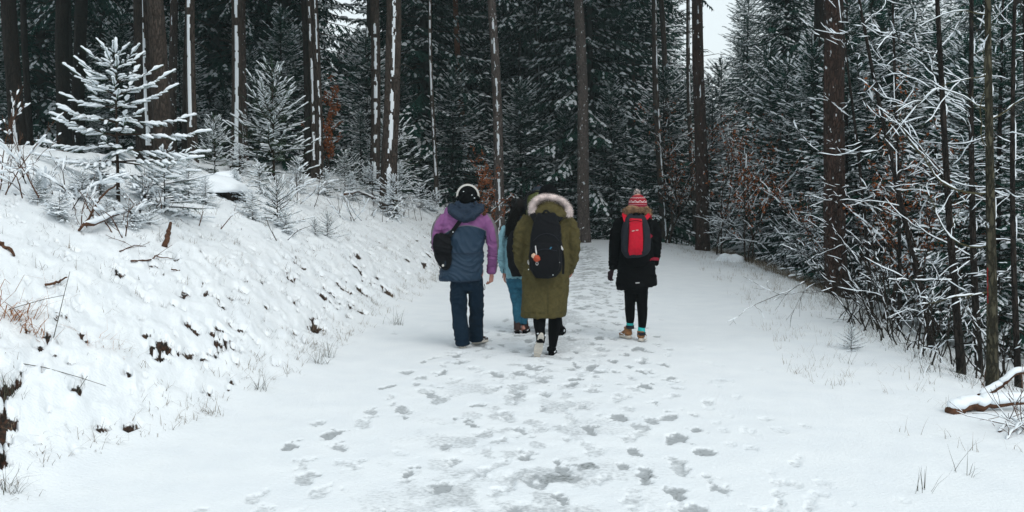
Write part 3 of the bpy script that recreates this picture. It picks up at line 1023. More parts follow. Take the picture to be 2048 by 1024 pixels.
SHORT = ['snowy footed rim trunk', 'thin dark rim trunk', 'slender black trunk', 'western trunk of the dark pair', 'eastern trunk of the dark pair',
 'narrow shaded trunk', 'trunk at the pine tip', 'dark trunk by the plastered one', 'snow plastered trunk', 'thick fissured trunk', 'snow dotted trunk',
 'dark trunk by the broad stripe', 'trunk with the broad stripe', 'far thin trunk between the stripes', 'jagged striped trunk', 'speckled trunk', 'dim trunk',
 'snowless trunk by the brown beech', 'white dashed trunk by the beech', 'last striped trunk by the beech', 'dark trunk by the snowed pair', 'straight banded trunk',
 'broad ragged trunk', 'very thin pole', 'orange pine trunk', 'thin far reddish trunk', 'tall grey streaked trunk', 'trunk above the fur hood', 'far bare trunk',
 'straight grey trunk at the crest', 'dark trunk at the crest', 'thin far pole', 'trunk above the bobble hat', 'snow edged trunk by the black coat',
 'bare brown trunk by the black coat', 'slim snow edged trunk', 'big reddish brown trunk', 'dark trunk behind the massive pine', 'massive reddish pine', 'thin dark trunk by the massive pine']
NTH = ['first', 'second', 'third', 'fourth', 'fifth', 'sixth', 'seventh', 'eighth', 'ninth', 'tenth', 'eleventh', 'twelfth']
SAPX = [(1765, 'forked sapling'), (1870, 'dark leaning sapling'), (1925, 'dark sapling behind the leaning one'), (1990, 'red marked sapling'), (2040, 'rim sapling')]


def defer_labels():
    anchors = [((r[0] + r[1]) / 2, n) for r, n in zip(TR, SHORT)] + [(a, b) for a, b in SAPX]
    used = {}
    for root, x, y in sorted(DEFER, key=lambda t: t[2]):
        px = 1024 + F * x / y
        if px < -30 or px > 2080: continue
        a = min(anchors, key=lambda t: abs(t[0] - px))
        if root['category'] == 'shrub':
            k = ('s', a[1]); n = used.get(k, 0); used[k] = n + 1
            root['label'] = 'snow lined leafless shrub, %s one beneath the %s' % (NTH[n], a[1]); continue
        sl = 'trunk' if root['category'] == 'tree' else 'spruce'
        kind = {'trunk': 'slim tree', 'spruce': 'spruce'}[sl]
        adj = 'low snowy' if ('low' in root['label'] or 'young' in root['label']) else 'distant' if 'distant' in root['label'] else 'snow clad' if 'thicket' in root['label'] or 'ditch' in root['label'] else 'tall dark'
        k = (adj, kind, a[1]); n = used.get(k, 0); used[k] = n + 1
        root['label'] = '%s %s, %s row behind the %s' % (adj, kind, NTH[min(n, 11)], a[1])


# ------------------------------------------------------------------ small growth and dead wood


def young(px, py, top, kind, H0, lab, name='young_spruce', cat='young spruce', dflt=None, group='young conifers on the snowy bank', lean=0.0, wide=1.0):
    h = hit(px, py)
    if h is None or (dflt and abs(h[1] - dflt) > 6):
        y = dflt or 22; x = at(px, py, y).x
    else:
        x, y = h
    H = at(px, top, y).z - gz(x, y)
    H = max(0.25, H)
    root = empty(name, (x, y, gz(x, y) - 0.02), 0, lab, cat, group)
    sc = H / H0
    tm = trunk_mesh('trunk', H0 * 0.97, 0.014 * H0 ** 0.8, 0.004, (0, 0), M['twig'], 7, px, 1.2, 0.15, 0.006)[0]
    t = link('trunk', tm, root); t.scale = (sc, sc, sc)
    rz = (px * 0.37) % 6.28
    put_crown(kind, root, 0, sc * wide, rz, scz=sc)
    if lean: root.rotation_euler = (0, lean, 0)
    return root


young(237, 402, 96, 'pine0', 2.02, 'slender young pine with thick snow sausages on its whorled branches', 'young_pine', 'young pine', group='young pines on the bank')
young(330, 424, 300, 'young1', 1.4, 'low spruce bowed under snow at the foot of the slender young pine', wide=1.1)
young(378, 398, 316, 'young4', 3.2, 'wide snowy spruce under the trunk with the broad white stripe', wide=1.1)
young(290, 400, 335, 'young2', 1.0, 'small drooping spruce tucked under the slender young pine')
young(548, 362, 132, 'young0', 2.35, 'full green young pine with snow only on its shoot tips', 'young_pine', 'young pine', 20, 'young pines on the bank')
young(776, 392, 222, 'young0', 2.35, 'young pine with snow tipped shoots before the broad ragged trunk', 'young_pine', 'young pine', 24, 'young pines on the bank')
young(690, 388, 300, 'young0', 2.35, 'squat young pine uphill of the snow heaped brushwood', 'young_pine', 'young pine', 25, 'young pines on the bank')
young(430, 352, 232, 'young0', 2.35, 'young pine behind the snow capped stump', 'young_pine', 'young pine', 21, 'young pines on the bank')
young(520, 392, 330, 'young1', 1.4, 'snowy little spruce just downhill of the full green pine')
young(555, 452, 362, 'young3', 0.75, 'dark green little spruce with a spiky leader in the middle of the bank')
young(505, 440, 382, 'young1', 1.4, 'small spruce half buried under a dome of snow beside the stump')
young(572, 468, 420, 'young2', 1.0, 'low dark spruce skirt poking out below a snow dome')
young(655, 476, 428, 'young3', 0.75, 'tiny open spruce standing alone lowest on the bank')
young(630, 470, 450, 'young3', 0.75, 'spruce seedling leaning against the tiny lone spruce')
young(470, 402, 340, 'young4', 3.2, 'snow clotted spruce right behind the stump cap')
young(600, 386, 318, 'young4', 3.2, 'bushy snowed spruce at the foot of the three striped trunks')
young(650, 392, 340, 'young1', 1.4, 'snow heaped spruce under the brown leaved beech')
young(705, 402, 345, 'young4', 3.2, 'broad snow heaped spruce on the rim of the bank beside the dark trunk')
young(745, 400, 330, 'young1', 1.4, 'snow tufted spruce at the foot of the straight banded trunk')
young(800, 408, 330, 'young4', 3.2, 'snow laden spruce filling the rim before the very thin pole')
young(842, 420, 370, 'young1', 1.4, 'rounded snowy spruce on the rim just uphill of the headphone wearer')
young(866, 424, 385, 'young2', 1.0, 'small white bush of spruce touching the headphone wearer in view')
young(775, 420, 372, 'young1', 1.4, 'snowy spruce clump between brush and rim under the broad ragged trunk')
young(788, 436, 352, 'young4', 3.2, 'snow laden spruce covering the foot of the broad ragged trunk')
young(412, 412, 352, 'young4', 3.2, 'spreading snow clad spruce between wide snowy spruce and stump')
young(200, 392, 318, 'young1', 1.4, 'snowy spruce uphill beside the slender young pine stem')
young(165, 400, 345, 'young2', 1.0, 'snowed under spruce beside the tangle of dead twigs')
young(120, 440, 388, 'young2', 1.0, 'snow flattened spruce just above the big smooth drift')
young(215, 450, 400, 'young1', 1.4, 'snow drooped spruce behind the fallen orange branch')
young(262, 455, 415, 'young2', 1.0, 'dark tipped small spruce beside the fallen orange branch')
young(75, 405, 350, 'young1', 1.4, 'snow wrapped spruce between the dead shrub and the drift')
young(300, 450, 408, 'young3', 0.75, 'sparse tiny spruce below the bowed low spruce')
young(25, 350, 300, 'young1', 1.4, 'snowy spruce behind the trunk at the very rim of the picture', dflt=20)
young(110, 330, 285, 'young2', 1.0, 'little snow pile spruce under the broad dark pair of trunks', dflt=22)
young(180, 340, 290, 'young1', 1.4, 'snow rounded spruce in front of the shaded poles', dflt=20)
young(480, 352, 290, 'young4', 3.2, 'snow dusted spruce at the foot of the jagged striped trunk', dflt=22)
young(1702, 700, 676, 'young3', 0.75, 'tiny spruce seedling poking alone out of the smooth verge', group='seedlings on the verge')


def wander(q, p, d, L, n, wob, grav=0.0):
    P = [p.copy()]; d = d.normalized(); s = L / n
    for k in range(n):
        d = (d + Vector((q.uniform(-wob, wob), q.uniform(-wob, wob), q.uniform(-wob, wob) + grav))).normalized()
        p = p + d * s; P.append(p.copy())
    return P


def snow_on(vb, P, rad, q, thick=0.010, cover=0.85, m=1):
    """lumpy ridge of snow along the upper side of a branch, broken where the branch is steep"""
    k = 0; n = len(P)
    while k < n - 1:
        run = []
        while k < n - 1:
            d = (P[k + 1] - P[k]).normalized()
            if abs(d.z) > 0.82 or q.random() > cover:
                k += 1; break
            run.append(k); k += 1
        if run:
            idx = run + [run[-1] + 1]
            pts = []; rd = []
            for j, i in enumerate(idx):
                for f in ((0.0, 0.5) if j < len(idx) - 1 else (0.0,)):
                    pp = P[i].lerp(P[min(i + 1, n - 1)], f)
                    r0 = rad[i]
                    e = 0.35 if (j == 0 and f == 0) or j == len(idx) - 1 else 1
                    rs = (thick * q.uniform(0.55, 1.3) + 0.42 * r0) * e
                    pts.append(pp + Vector((0, 0, r0 * 0.75 + rs * 0.45))); rd.append(rs)
            vb.tube(pts, rd, 5, m)


def grow(vb, q, p, d, L, r, lvl, maxl, snow, wob=0.16, grav=0.0, dens=1.0, bias=None, tips=None, cover=0.85, minr=0.0022):
    n = max(4, int(L / 0.09) if lvl < 2 else int(L / 0.07))
    P = wander(q, p, d, L, n, wob, grav)
    rad = [max(minr, r * (1 - 0.75 * k / n)) for k in range(n + 1)]
    vb.tube(P, rad, 5 if lvl < 2 else 3, 0, cap=False)
    if snow > 0:
        snow_on(vb, P, rad, q, snow * (1 if lvl < 2 else 0.75), cover * (1.0, 0.85, 0.6)[min(lvl, 2)])
    if tips is not None and lvl >= 2: tips += P[n // 3:]
    if lvl < maxl:
        nb = int(L * dens * (5.5 if lvl == 0 else 6.5)) + 1
        side = q.choice((-1, 1))
        for b in range(nb):
            f = (0.15 + 0.8 * (b + q.random()) / nb) * n
            k = min(int(f), n - 1)
            dd = (P[k + 1] - P[k]).normalized()
            ax = Vector((q.uniform(-.5, .5), q.uniform(-.5, .5), 1)).normalized()
            nd = Matrix.Rotation(side * q.uniform(0.5, 1.1), 3, ax) @ dd
            nd.z += q.uniform(-0.15, 0.35)
            if bias: nd = nd + bias
            side = -side
            l = L * q.uniform(0.28, 0.6) * (1 - 0.45 * k / n)
            if l > 0.08:
                grow(vb, q, P[k], nd, l, max(minr, rad[k] * 0.55), lvl + 1, maxl, snow, wob * 1.15, grav, dens, bias, tips, cover, minr)


def leaves(tips, q, n, size=0.035, name='brown_leaf_sprays'):
    V = []; T = []
    for k in range(n):
        p = tips[q.randrange(len(tips))] + Vector((q.uniform(-.05, .05), q.uniform(-.05, .05), q.uniform(-.06, .02)))
        d = Vector((q.uniform(-1, 1), q.uniform(-1, 1), q.uniform(-1.2, 0.3))).normalized()
        s = d.cross(Vector((q.uniform(-1, 1), q.uniform(-1, 1), q.uniform(-.5, 1)))).normalized()
        c = d.cross(s) * 0.25
        l = size * q.uniform(0.6, 1.3); w = l * 0.32
        b = len(V)
        V += [p, p + d * l * .45 + s * w + c * l, p + d * l, p + d * l * .45 - s * w + c * l, p + d * l * 0.5]
        T += [(b, b + 1, b + 4), (b + 1, b + 2, b + 4), (b + 2, b + 3, b + 4), (b + 3, b, b + 4)]
    return tri_mesh(name, V, T, None, [M['leaf']])


def parts_of(vb, root, names, mats):
    for nm, me, mm in zip(names, vb.split(names[0], mats), mats):
        if me:
            me.name = nm; o = link(nm, me, root)
            if nm == 'snow_load': o['kind'] = 'stuff'


# saplings on the ditch side: (px base, py base, distance, px top, py top, width px, bark, leaning, label)
SAP = [
 (1985, 765, 8.9, 2003, 0, 23, 'barkl', 'olive grey sapling trunk with a red paint mark above the fallen log', 0.9),
 (1925, 735, 9.6, 1862, 0, 17, 'barkd', 'dark leaning sapling next to the red marked one', 1.0),
 (1962, 660, 11.0, 1925, 0, 15, 'barkd', 'dark sapling close behind the dark leaning one', 1.0),
 (1868, 600, 12.0, 1760, 60, 13, 'barkd', 'forked sapling sweeping towards the massive reddish pine with white upper side', 1.1),
 (2040, 700, 9.8, 2030, 0, 13, 'barkd', 'slim sapling cut by the rim of the picture above the log', 0.9),
 (1800, 600, 13.2, 1812, 40, 9, 'barkd', 'thin straight sapling halfway between massive pine and forked sapling', 1.0),
 (1745, 560, 14.6, 1700, 40, 8, 'barkd', 'thin sapling close beside the massive reddish pine', 0.5),
 (2075, 640, 11.5, 2085, 0, 15, 'barkd', 'sapling at the rim whose snowy twigs reach over the log', 1.0),
]
for i, (bx, by, d, tx, ty, w, bk, lab, dn) in enumerate(SAP):
    q = random.Random(200 + i)
    x0 = at(bx, by, d).x
    top = at(tx, ty, d)
    z0 = gz(x0, d)
    sl = (top.x - x0) / (top.z - z0)
    H = (top.z - z0) * 1.18
    r = w * d / F / 2
    root = empty('sapling', (x0, d, z0 - 0.03), 0, lab, 'sapling tree', 'bare snowy saplings in the ditch')
    me, axis = trunk_mesh('trunk', H, r, r * 0.4, (sl, 0), M[bk], 12, 50 + i, 1.25, 0.12, 0.075, 0.03)
    link('trunk', me, root)
    if i not in (0,):
        c = crust_mesh(axis, -0.9 if i in (3, 5, 6) else 1.2, 0.42, 0.45, 30 + i, 0.3, H * 0.95, 0.010)
        if c: link('snow_crust', c, root)['kind'] = 'stuff'
    else:
        c = crust_mesh(axis, 1.7, 0.55, 0.5, 30, 0.9, H * .95, 0.012)
        if c: link('snow_crust', c, root)['kind'] = 'stuff'
        # the forester's red paint mark
        zz = np.linspace(0.80, 1.12, 14); V = []; T = []
        for k, z in enumerate(zz):
            cx, cy, rr_ = (np.interp(z, axis[0], axis[j]) for j in (1, 2, 3))
            for a in (-1.40, -1.25, -1.08):
                jj = 0.07 * math.sin(k * 2.1 + a * 5)
                V.append((cx + (rr_ * 1.05) * math.sin(a + jj), cy - rr_ * 1.05 * math.cos(a + jj), z))
        for k in range(13):
            a = 3 * k; T += [(a, a + 1, a + 4), (a, a + 4, a + 3), (a + 1, a + 2, a + 5), (a + 1, a + 5, a + 4)]
        link('paint_mark', tri_mesh('paint_mark', V, T, None, [mat('red_marking_paint', (0.20, 0.012, 0.012), 0.9)]), root)
    vb = VB()
    nb = int(12 * dn * (1.0 if d < 12 else 0.8))
    for b in range(nb):
        z = H * (0.22 + 0.78 * (b + q.random()) / nb)
        if z > H * 0.98: continue
        cx, cy, ri = (np.interp(z, axis[0], axis[j]) for j in (1, 2, 3))
        az = q.gauss(math.pi, 0.9) if q.random() < 0.72 else q.uniform(-1.2, 1.2)
        el = q.uniform(0.05, 0.75) if q.random() < .75 else q.uniform(-.25, .1)
        dr = Vector((math.cos(az) * math.cos(el), math.sin(az) * math.cos(el) * 0.8, math.sin(el)))
        L = q.uniform(0.7, 1.9) * (0.75 + 0.4 * (1 - z / H))
        grow(vb, q, Vector((cx, cy, z)), dr, L, max(0.005, ri * q.uniform(0.16, 0.30)), 0, 2, 0.0050, 0.30, -0.015, 0.46, None, None, 0.70, 0.0014)
    parts_of(vb, root, ['branch_wood', 'snow_load'], [M['shrub'] if i else M['twigo'], M['snow']])

# one long snowy limb reaching across the massive pine, as thin shrubs along the verge edge
SHR = [  # px, py, distance, height, spread az, n stems, label, leaves
 (1758, 645, 12.6, 1.5, 8, 'arching bramble bush with dark stems just down the slope from the massive pine', 0),
 (1790, 668, 12.0, 1.8, 9, 'dense dark stemmed bush at the rim of the ditch below the forked sapling', 0),
 (1835, 690, 11.2, 1.6, 8, 'tangled bush between the dense dark one and the leaning sapling', 0),
 (1722, 650, 12.8, 0.8, 5, 'low spreading bramble lying over the snow at the verge edge', 0),
 (1870, 720, 10.4, 1.2, 7, 'snow loaded bush at the foot of the dark leaning sapling', 0),
 (1940, 745, 9.6, 0.9, 6, 'snow looped twigs between the leaning and the red marked sapling', 0),
 (2030, 720, 9.9, 1.1, 7, 'snowy twigs behind the fallen branch under the red marked sapling', 0),
]
for i, (px, py, d, H, ns, lab, lv) in enumerate(SHR):
    q = random.Random(300 + i)
    p = at(px, py, d); x0 = p.x; z0 = gz(x0, d)
    root = empty('bramble_bush', (x0, d, z0 - 0.02), 0, lab, 'bush', 'leafless bushes along the ditch')
    vb = VB()
    for s in range(ns + 3):
        a = q.uniform(0, 6.28); t = q.uniform(0.15, 0.75)
        dr = Vector((math.cos(a) * t - 0.10, math.sin(a) * t, 1))
        o = Vector((q.uniform(-.35, .35), q.uniform(-.3, .3), 0)); o.z = gz(x0 + o.x, d + o.y) - z0
        grow(vb, q, o, dr, H * q.uniform(0.6, 1.2), q.uniform(0.005, 0.011), 0, 2 if s % 2 else 1, 0.0050, 0.22, -0.035, 0.55, None, None, 0.34, 0.0018)
    parts_of(vb, root, ['stem_wood', 'snow_load'], [M['shrub'], M['snow']])

# beech saplings that kept brown leaves
BEE = [  # px, py, dist, height, number of leaves, label, name
 (655, 372, 27, 2.4, 900, 'young beech with rust brown leaves behind the three striped trunks'),
 (968, 470, 31, 2.6, 620, 'brown leaved beech showing between headphone wearer and grey trunk'),
 (1335, 488, 33, 5.0, 480, 'tall beech sapling with sparse rust leaves above the black coat'),
 (1440, 500, 27, 3.8, 330, 'beech sapling with rust leaves just past the big reddish trunk'),
 (1500, 510, 25, 3.6, 330, 'beech sapling sprinkled brown within the snowy thicket'),
 (1715, 580, 19.5, 3.2, 420, 'brown leaved beech just behind the massive pine'),
 (1775, 560, 15, 3.4, 500, 'brown leaved beech sapling behind the bramble bushes'),
 (1880, 560, 13.5, 3.2, 450, 'sparsely brown leaved sapling behind the leaning saplings'),
]
for i, (px, py, d, H, nl, lab) in enumerate(BEE):
    q = random.Random(400 + i)
    p = at(px, py, d); z0 = gz(p.x, d)
    root = empty('beech_sapling', (p.x, d, z0 - .02), 0, lab, 'beech sapling', 'beech saplings with brown leaves')
    vb = VB(); tips = []
    for s in range(3):
        dr = Vector((q.uniform(-.25, .25), q.uniform(-.25, .25), 1))
        grow(vb, q, Vector((q.uniform(-.1, .1), q.uniform(-.1, .1), 0)), dr, H * q.uniform(0.7, 1), 0.006 * H, 0, 2, 0.010, 0.12, 0.0, 0.55, None, tips, 0.7)
    parts_of(vb, root, ['branch_wood', 'snow_load'], [M['twig'], M['snow']])
    lo = link('foliage', leaves(tips, q, int(nl * 1.4), 0.075 if d > 20 else 0.05, 'foliage'), root)

# snow covered shrubs through the thicket so that it is not only spruce
q = random.Random(77)
for i, (x, y) in enumerate(spots(12, 0.22, 0.46, 18, 27, 1.7, q, lambda x, y: x > xr(y) + 0.8 and not (4.6 < x < 6.6 and y < 22))):
    root = empty('snowy_shrub', (x, y, gz(x, y)), 0, 'leafless shrub furred with snow at the edge of the dense thicket', 'shrub', 'leafless shrubs in the thicket')
    DEFER.append((root, x, y))
    vb = VB()
    for s in range(5):
        grow(vb, q, Vector((q.uniform(-.3, .3), q.uniform(-.3, .3), 0)), Vector((q.uniform(-.6, .4), q.uniform(-.5, .5), 1)), q.uniform(1.4, 2.6), 0.009, 0, 2, 0.008, 0.27, -0.02, 0.5, None, None, 0.75, 0.0025)
    parts_of(vb, root, ['branch_wood', 'snow_load'], [M['shrub'], M['snow']])

# dead shrubs and brush on the bank top
DSH = [
 (45, 395, 0.9, 6, 0.5, 'brown leafless dead shrub arching beside the rim trunk'),
 (120, 400, 0.7, 6, 0.8, 'tangle of brown dead twigs weighed down by snow'),
 (165, 430, 0.6, 5, 0.9, 'snow matted dead twigs above the smooth drift'),
 (205, 470, 0.55, 5, 0.3, 'reddish thin stems standing beside the fallen orange branch'),
 (250, 440, 0.5, 5, 0.8, 'snowy twig tangle under the slender young pine'),
 (350, 440, 0.45, 5, 0.3, 'wiry brown twigs below the bowed low spruce'),
 (690, 440, 0.6, 6, 0.8, 'snow covered dead brush on the rim of the bank'),
 (760, 442, 0.7, 6, 0.5, 'hazel brown brush bending to the path on the rim'),
 (820, 440, 0.6, 6, 0.6, 'dry twig bush uphill of the purple jacket'),
 (410, 455, 0.3, 4, 0.3, 'few bent dry stalks below the stump'),
 (530, 480, 0.3, 4, 0.3, 'thin dead stalks below the dark spruce skirt'),
 (600, 412, 0.8, 6, 0.8, 'frosted shrub between the little spruces and the striped trunks'),
]
for i, (px, py, H, ns, cv, lab) in enumerate(DSH):
    q = random.Random(500 + i)
    h = hit(px, py) or (at(px, py, 18).x, 18)
    x, y = h; z0 = gz(x, y)
    root = empty('dead_shrub', (x, y, z0 - .02), 0, lab, 'dead shrub', 'dead brush on the bank')
    vb = VB()
    for s in range(ns):
        a = q.uniform(0, 6.28); t = q.uniform(0.2, 1.1)
        grow(vb, q, Vector((q.uniform(-.3, .3), q.uniform(-.2, .2), 0)), Vector((math.cos(a) * t, math.sin(a) * t, 1)), H * q.uniform(0.7, 1.4), 0.007, 0, 2, 0.012, 0.2, -0.05, 0.9, None, None, cv)
    parts_of(vb, root, ['branch_wood', 'snow_load'], [M['deadwood'] if i in (3, 5, 9, 0) else M['twig'], M['snow']])


# fallen wood lying on the snow: list of (px,py) points, radius in m, lift, snow
def fallen(pts, r, lab, name='fallen_branch', lift=0.03, snow=0.0, bk='deadwood', sub=0, dflt=None, cat='branch', hgt=None):
    P = []
    for j, (px, py) in enumerate(pts):
        h = hit(px, py) if dflt is None else None
        if h is None:
            y = dflt if dflt is not None else 14
            if isinstance(y, (tuple, list)): y = y[j]
            pt = at(px, py, y)
        else:
            pt = Vector((h[0], h[1], gz(*h) + lift * (1 if hgt is None else hgt[j])))
        P.append(pt)
    o0 = P[0].copy()
    loc = Vector((o0.x, o0.y, gz(o0.x, o0.y)))
    # resample with wobble
    q = random.Random(int(pts[0][0] * 7 + pts[0][1]))
    Q = []
    for a, b in zip(P[:-1], P[1:]):
        for k in range(5):
            v = a.lerp(b, k / 5) + Vector([q.uniform(-1, 1) * r * (0.8 if r < .028 else 0.3) for _ in range(3)]); Q.append(v - loc)
    Q.append(P[-1] - loc)
    n = len(Q)
    root = empty(name, loc, 0, lab, cat, 'fallen branches on the snow')
    vb = VB(); rad = [r * (1 - 0.55 * k / n) * q.uniform(0.9, 1.1) for k in range(n)]
    vb.tube(Q, rad, 9 if r > .02 else 6, 0)
    if snow >= .03:
        N_ = len(Q); C = []; SR_ = []
        for k in range(3 * N_ - 2):
            i_, f_ = divmod(k, 3); v = Q[i_].lerp(Q[min(i_ + 1, N_ - 1)], f_ / 3); e_ = min(1, (k + .8) / 3, (3 * N_ - 2 - k) / 2)
            sr = snow * e_ * (0.92 + 0.16 * noise.noise(v * 5))
            C.append(v + Vector((0, 0, rad[i_] * .55 + sr * .35))); SR_.append(sr)
        vb.tube(C, SR_, 12, 1, flat=0.72)
    elif snow: snow_on(vb, Q, rad, q, snow, 1.0)
    for s in range(sub):
        k = q.randrange(1, n - 1)
        grow(vb, q, Q[k], Vector((q.uniform(-1, 1), q.uniform(-1, 1), q.uniform(0, 1))), q.uniform(0.15, 0.5), rad[k] * 0.5, 1, 2, snow * 0.4, 0.2, -0.02)
    parts_of(vb, root, ['branch_wood', 'snow_load'], [M[bk], M['snow']])
    return root


fallen([(172, 474), (225, 455), (290, 438)], 0.022, 'fallen orange brown branch with a snow ridge above the drift', snow=0.035, sub=3, lift=0.10)
fallen([(160, 470), (200, 435), (246, 412)], 0.014, 'crossing bare orange stick leaning on the fallen branch', lift=0.14, hgt=(0.2, 1.3, 2))
fallen([(263, 531), (300, 528), (318, 517)], 0.010, 'thin dark stick lying on the open snow with two side twigs', sub=2)
fallen([(312, 521), (348, 526)], 0.006, 'thin twig end pointing away from the two twigged stick')
fallen([(92, 578), (115, 574), (134, 567)], 0.012, 'short bare brown stick alone on the open bank')
fallen([(-6, 498), (12, 505), (29, 521)], 0.020, 'short stout stick cut by the rim of the picture')
fallen([(240, 510), (270, 498), (292, 500)], 0.006, 'thin twig arching over the snow above the two twigged stick', sub=2)
fallen([(345, 547), (360, 549)], 0.008, 'small stick end poking out near the middle of the bank')
fallen([(330, 495), (337, 478), (342, 470)], 0.030, 'short broken orange stub sticking out of the snow', lift=0.02, hgt=(0, 3, 6), cat='branch stub')
fallen([(0, 378), (40, 386), (66, 388), (75, 402)], 0.030, 'crooked brown limb beside the rim trunk', dflt=11.5, bk='twig')
fallen([(-4, 376), (30, 358), (84, 336)], 0.014, 'bare curved olive branch pointing uphill from the rim trunk', dflt=11.0, bk='twigo')
fallen([(690, 408), (720, 400), (760, 418), (800, 440)], 0.022, 'fallen snow lined bough on the rim of the bank', snow=0.02, sub=4, lift=0.2)
fallen([(1895, 822), (1950, 812), (2000, 806), (2110, 800)], 0.047, 'fallen log with rusty bark under a thick cushion of snow', 'fallen_log', snow=0.062, dflt=(7.45, 7.55, 7.6, 7.7), cat='fallen log')
fallen([(1962, 795), (2000, 770), (2030, 748), (2080, 735)], 0.030, 'fallen limb rising from the log with snow along its top', snow=0.036, dflt=(7.9, 8.0, 8.0, 8.1))
for k_, (a, b) in enumerate([(2012, 882), (2035, 872), (1998, 868)]):
    fallen([(a, b), (a + 25, b - 14), (a + 60, b + (6 if k_ else -20))], 0.008, ['snow looped twig lowest below the log', 'middle snowy twig below the log', 'first snowy twig just below the log end'][k_], snow=0.008, sub=6, lift=0.04, hgt=(0, 1.5, 0.6))

# the rim trunk of the picture
x, y = -11.1 * 0.519, 11.1
root = empty('spruce_tree', (x, y, gz(x, y) - .05), 0, 'thin trunk cut off by the rim of the picture beside dead shrub', 'tree', 'tall forest trees along the path')
link('trunk', trunk_mesh('trunk', 16, 0.06, 0.03, (0, 0), M['bark'], 14, 91, 1.3, .3, .02)[0], root)
put_crown('high1', root, 9, 0.6)


# ------------------------------------------------------------------ stump and mounds
def blob(name, loc, rx, ry, rz, seed, m, amp=0.12, nu=26, nv=14, parent=None, zmin=-0.3):
    V = []; T = []
    for i in range(nv + 1):
        th = math.pi * i / nv
        for j in range(nu):
            ph = 2 * math.pi * j / nu
            n = Vector((math.sin(th) * math.cos(ph), math.sin(th) * math.sin(ph), math.cos(th)))
            f = 1 + amp * noise.noise(n * 1.7 + Vector((seed, 0, 0))) * 2 + amp * .5 * noise.noise(n * 4 + Vector((0, seed, 0)))
            V.append((n.x * rx * f, n.y * ry * f, max(zmin, n.z) * rz * f))
    for i in range(nv):
        for j in range(nu):
            a = i * nu + j; b = i * nu + (j + 1) % nu
            T.append((a, a + nu, b + nu, b))
    me = tri_mesh(name, V, T, None, [m])
    o = link(name, me, parent, loc)
    return o


h = hit(452, 392) or (-6, 20)
x, y = h
sc = y / F
root = empty('tree_stump', (x, y, gz(x, y) - .05), 0, 'old tree stump under a flat cap of snow on the bank', 'stump')
me, _ = trunk_mesh('stump_wood', 40 * sc, 26 * sc, 22 * sc, (0, 0), M['bark'], 16, 4, 1.4, 0.1, 0.0, 0.06)
link('stump_wood', me, root)
blob('snow_cap', (0, 0, 42 * sc), 31 * sc, 28 * sc, 14 * sc, 3, M['snow'], 0.10, parent=root, zmin=-0.5)
o = blob('snow_drift', (x - 0.35, y - 0.3, gz(x - .35, y - .3)), 0.75, 0.5, 0.22, 9, M['snow'], 0.12)
tag(o, 'soft drift of snow banked up against the stump', 'snow drift')
h = hit(1460, 522) or (5.6, 25)
x, y = h
o = blob('snow_mound', (x, y, gz(x, y)), 0.34, 0.3, 0.17, 5, M['snow'], 0.2)
tag(o, 'rounded snow mound on the verge before the thicket', 'snow mound')


# ------------------------------------------------------------------ grass
def blades(C, n_each, ln, spread, wd, q, name, m, up=0.9, bend=0.8, jit=0.05):
    """C: cluster centres (x, y). Curved tapering blades standing on the ground"""
    C = np.repeat(np.asarray(C, float), n_each, 0)
    N = len(C)
    C = C + q.normal(0, jit, C.shape)
    z = ground0(C[:, 0], C[:, 1]) - 0.015
    a = q.rand(N) * 2 * math.pi
    L = ln * (0.4 + 0.9 * q.rand(N))
    out = spread * (0.2 + q.rand(N))
    d = np.stack([np.cos(a) * out, np.sin(a) * out, np.full(N, up)], -1)
    d /= np.linalg.norm(d, axis=1)[:, None]
    s = np.stack([-np.sin(a), np.cos(a), np.zeros(N)], -1)
    P = np.stack([C[:, 0], C[:, 1], z], -1)
    rows = []
    for k in range(4):
        t = k / 3
        c = P + d * (L * t)[:, None] + np.stack([np.cos(a), np.sin(a), -0.9 * np.ones(N)], -1) * (L * bend * t * t * 0.5 * q.rand(N))[:, None]
        w = wd * (1 - 0.85 * t) * (0.7 + 0.6 * q.rand(N))
        rows += [c - s * w[:, None], c + s * w[:, None]]
    V = np.stack(rows, 1).reshape(-1, 3)
    b = (np.arange(N) * 8)[:, None]
    T = np.concatenate([np.concatenate([b + [2 * k, 2 * k + 1, 2 * k + 3], b + [2 * k, 2 * k + 3, 2 * k + 2]], 0) for k in range(3)])
    return tri_mesh(name, V, T, None, [m])


qs = np.random.RandomState(9)
def scatter(n, y0, y1, ua, ub, side='l', pw=1.0):
    y = y0 + (y1 - y0) * qs.rand(n) ** pw
    u = ua + (ub - ua) * qs.rand(n)
    x = xl(y) - u if side == 'l' else xr(y) + u
    return np.stack([x, y], -1)


C = scatter(2600, 4.5, 30, 0.05, 4.5, pw=0.8)
o = link('grass', blades(C, 6, 0.085, 1.0, 0.0016, qs, 'grass', M['grassd'], 0.9, 1.0, 0.03)); tag(o, 'dark grass tips poking out of the snowy bank', 'grass', kind='stuff')
C = np.concatenate([scatter(800, 4.5, 28, 0.1, 4.0, pw=0.8), scatter(260, 4.5, 26, -0.10, 0.25)])
o = link('dry_grass', blades(C, 7, 0.13, 1.0, 0.0020, qs, 'dry_grass', M['grass'], 0.9, 1.3, 0.03)); tag(o, 'pale dry grass blades scattered over the snowy bank', 'grass', kind='stuff')
C = np.concatenate([scatter(300, 6, 30, -1.6, 0.3, 'r'), scatter(420, 14, 32, -0.9, 0.5, 'r')])
o = link('verge_grass', blades(C, 6, 0.15, 0.7, 0.0016, qs, 'verge_grass', M['grass'], 1.0, 1.0, 0.05)); tag(o, 'thin dry grass along the edge of the verge', 'grass', kind='stuff')
C = scatter(260, 18, 30, -0.1, 0.9, 'r')
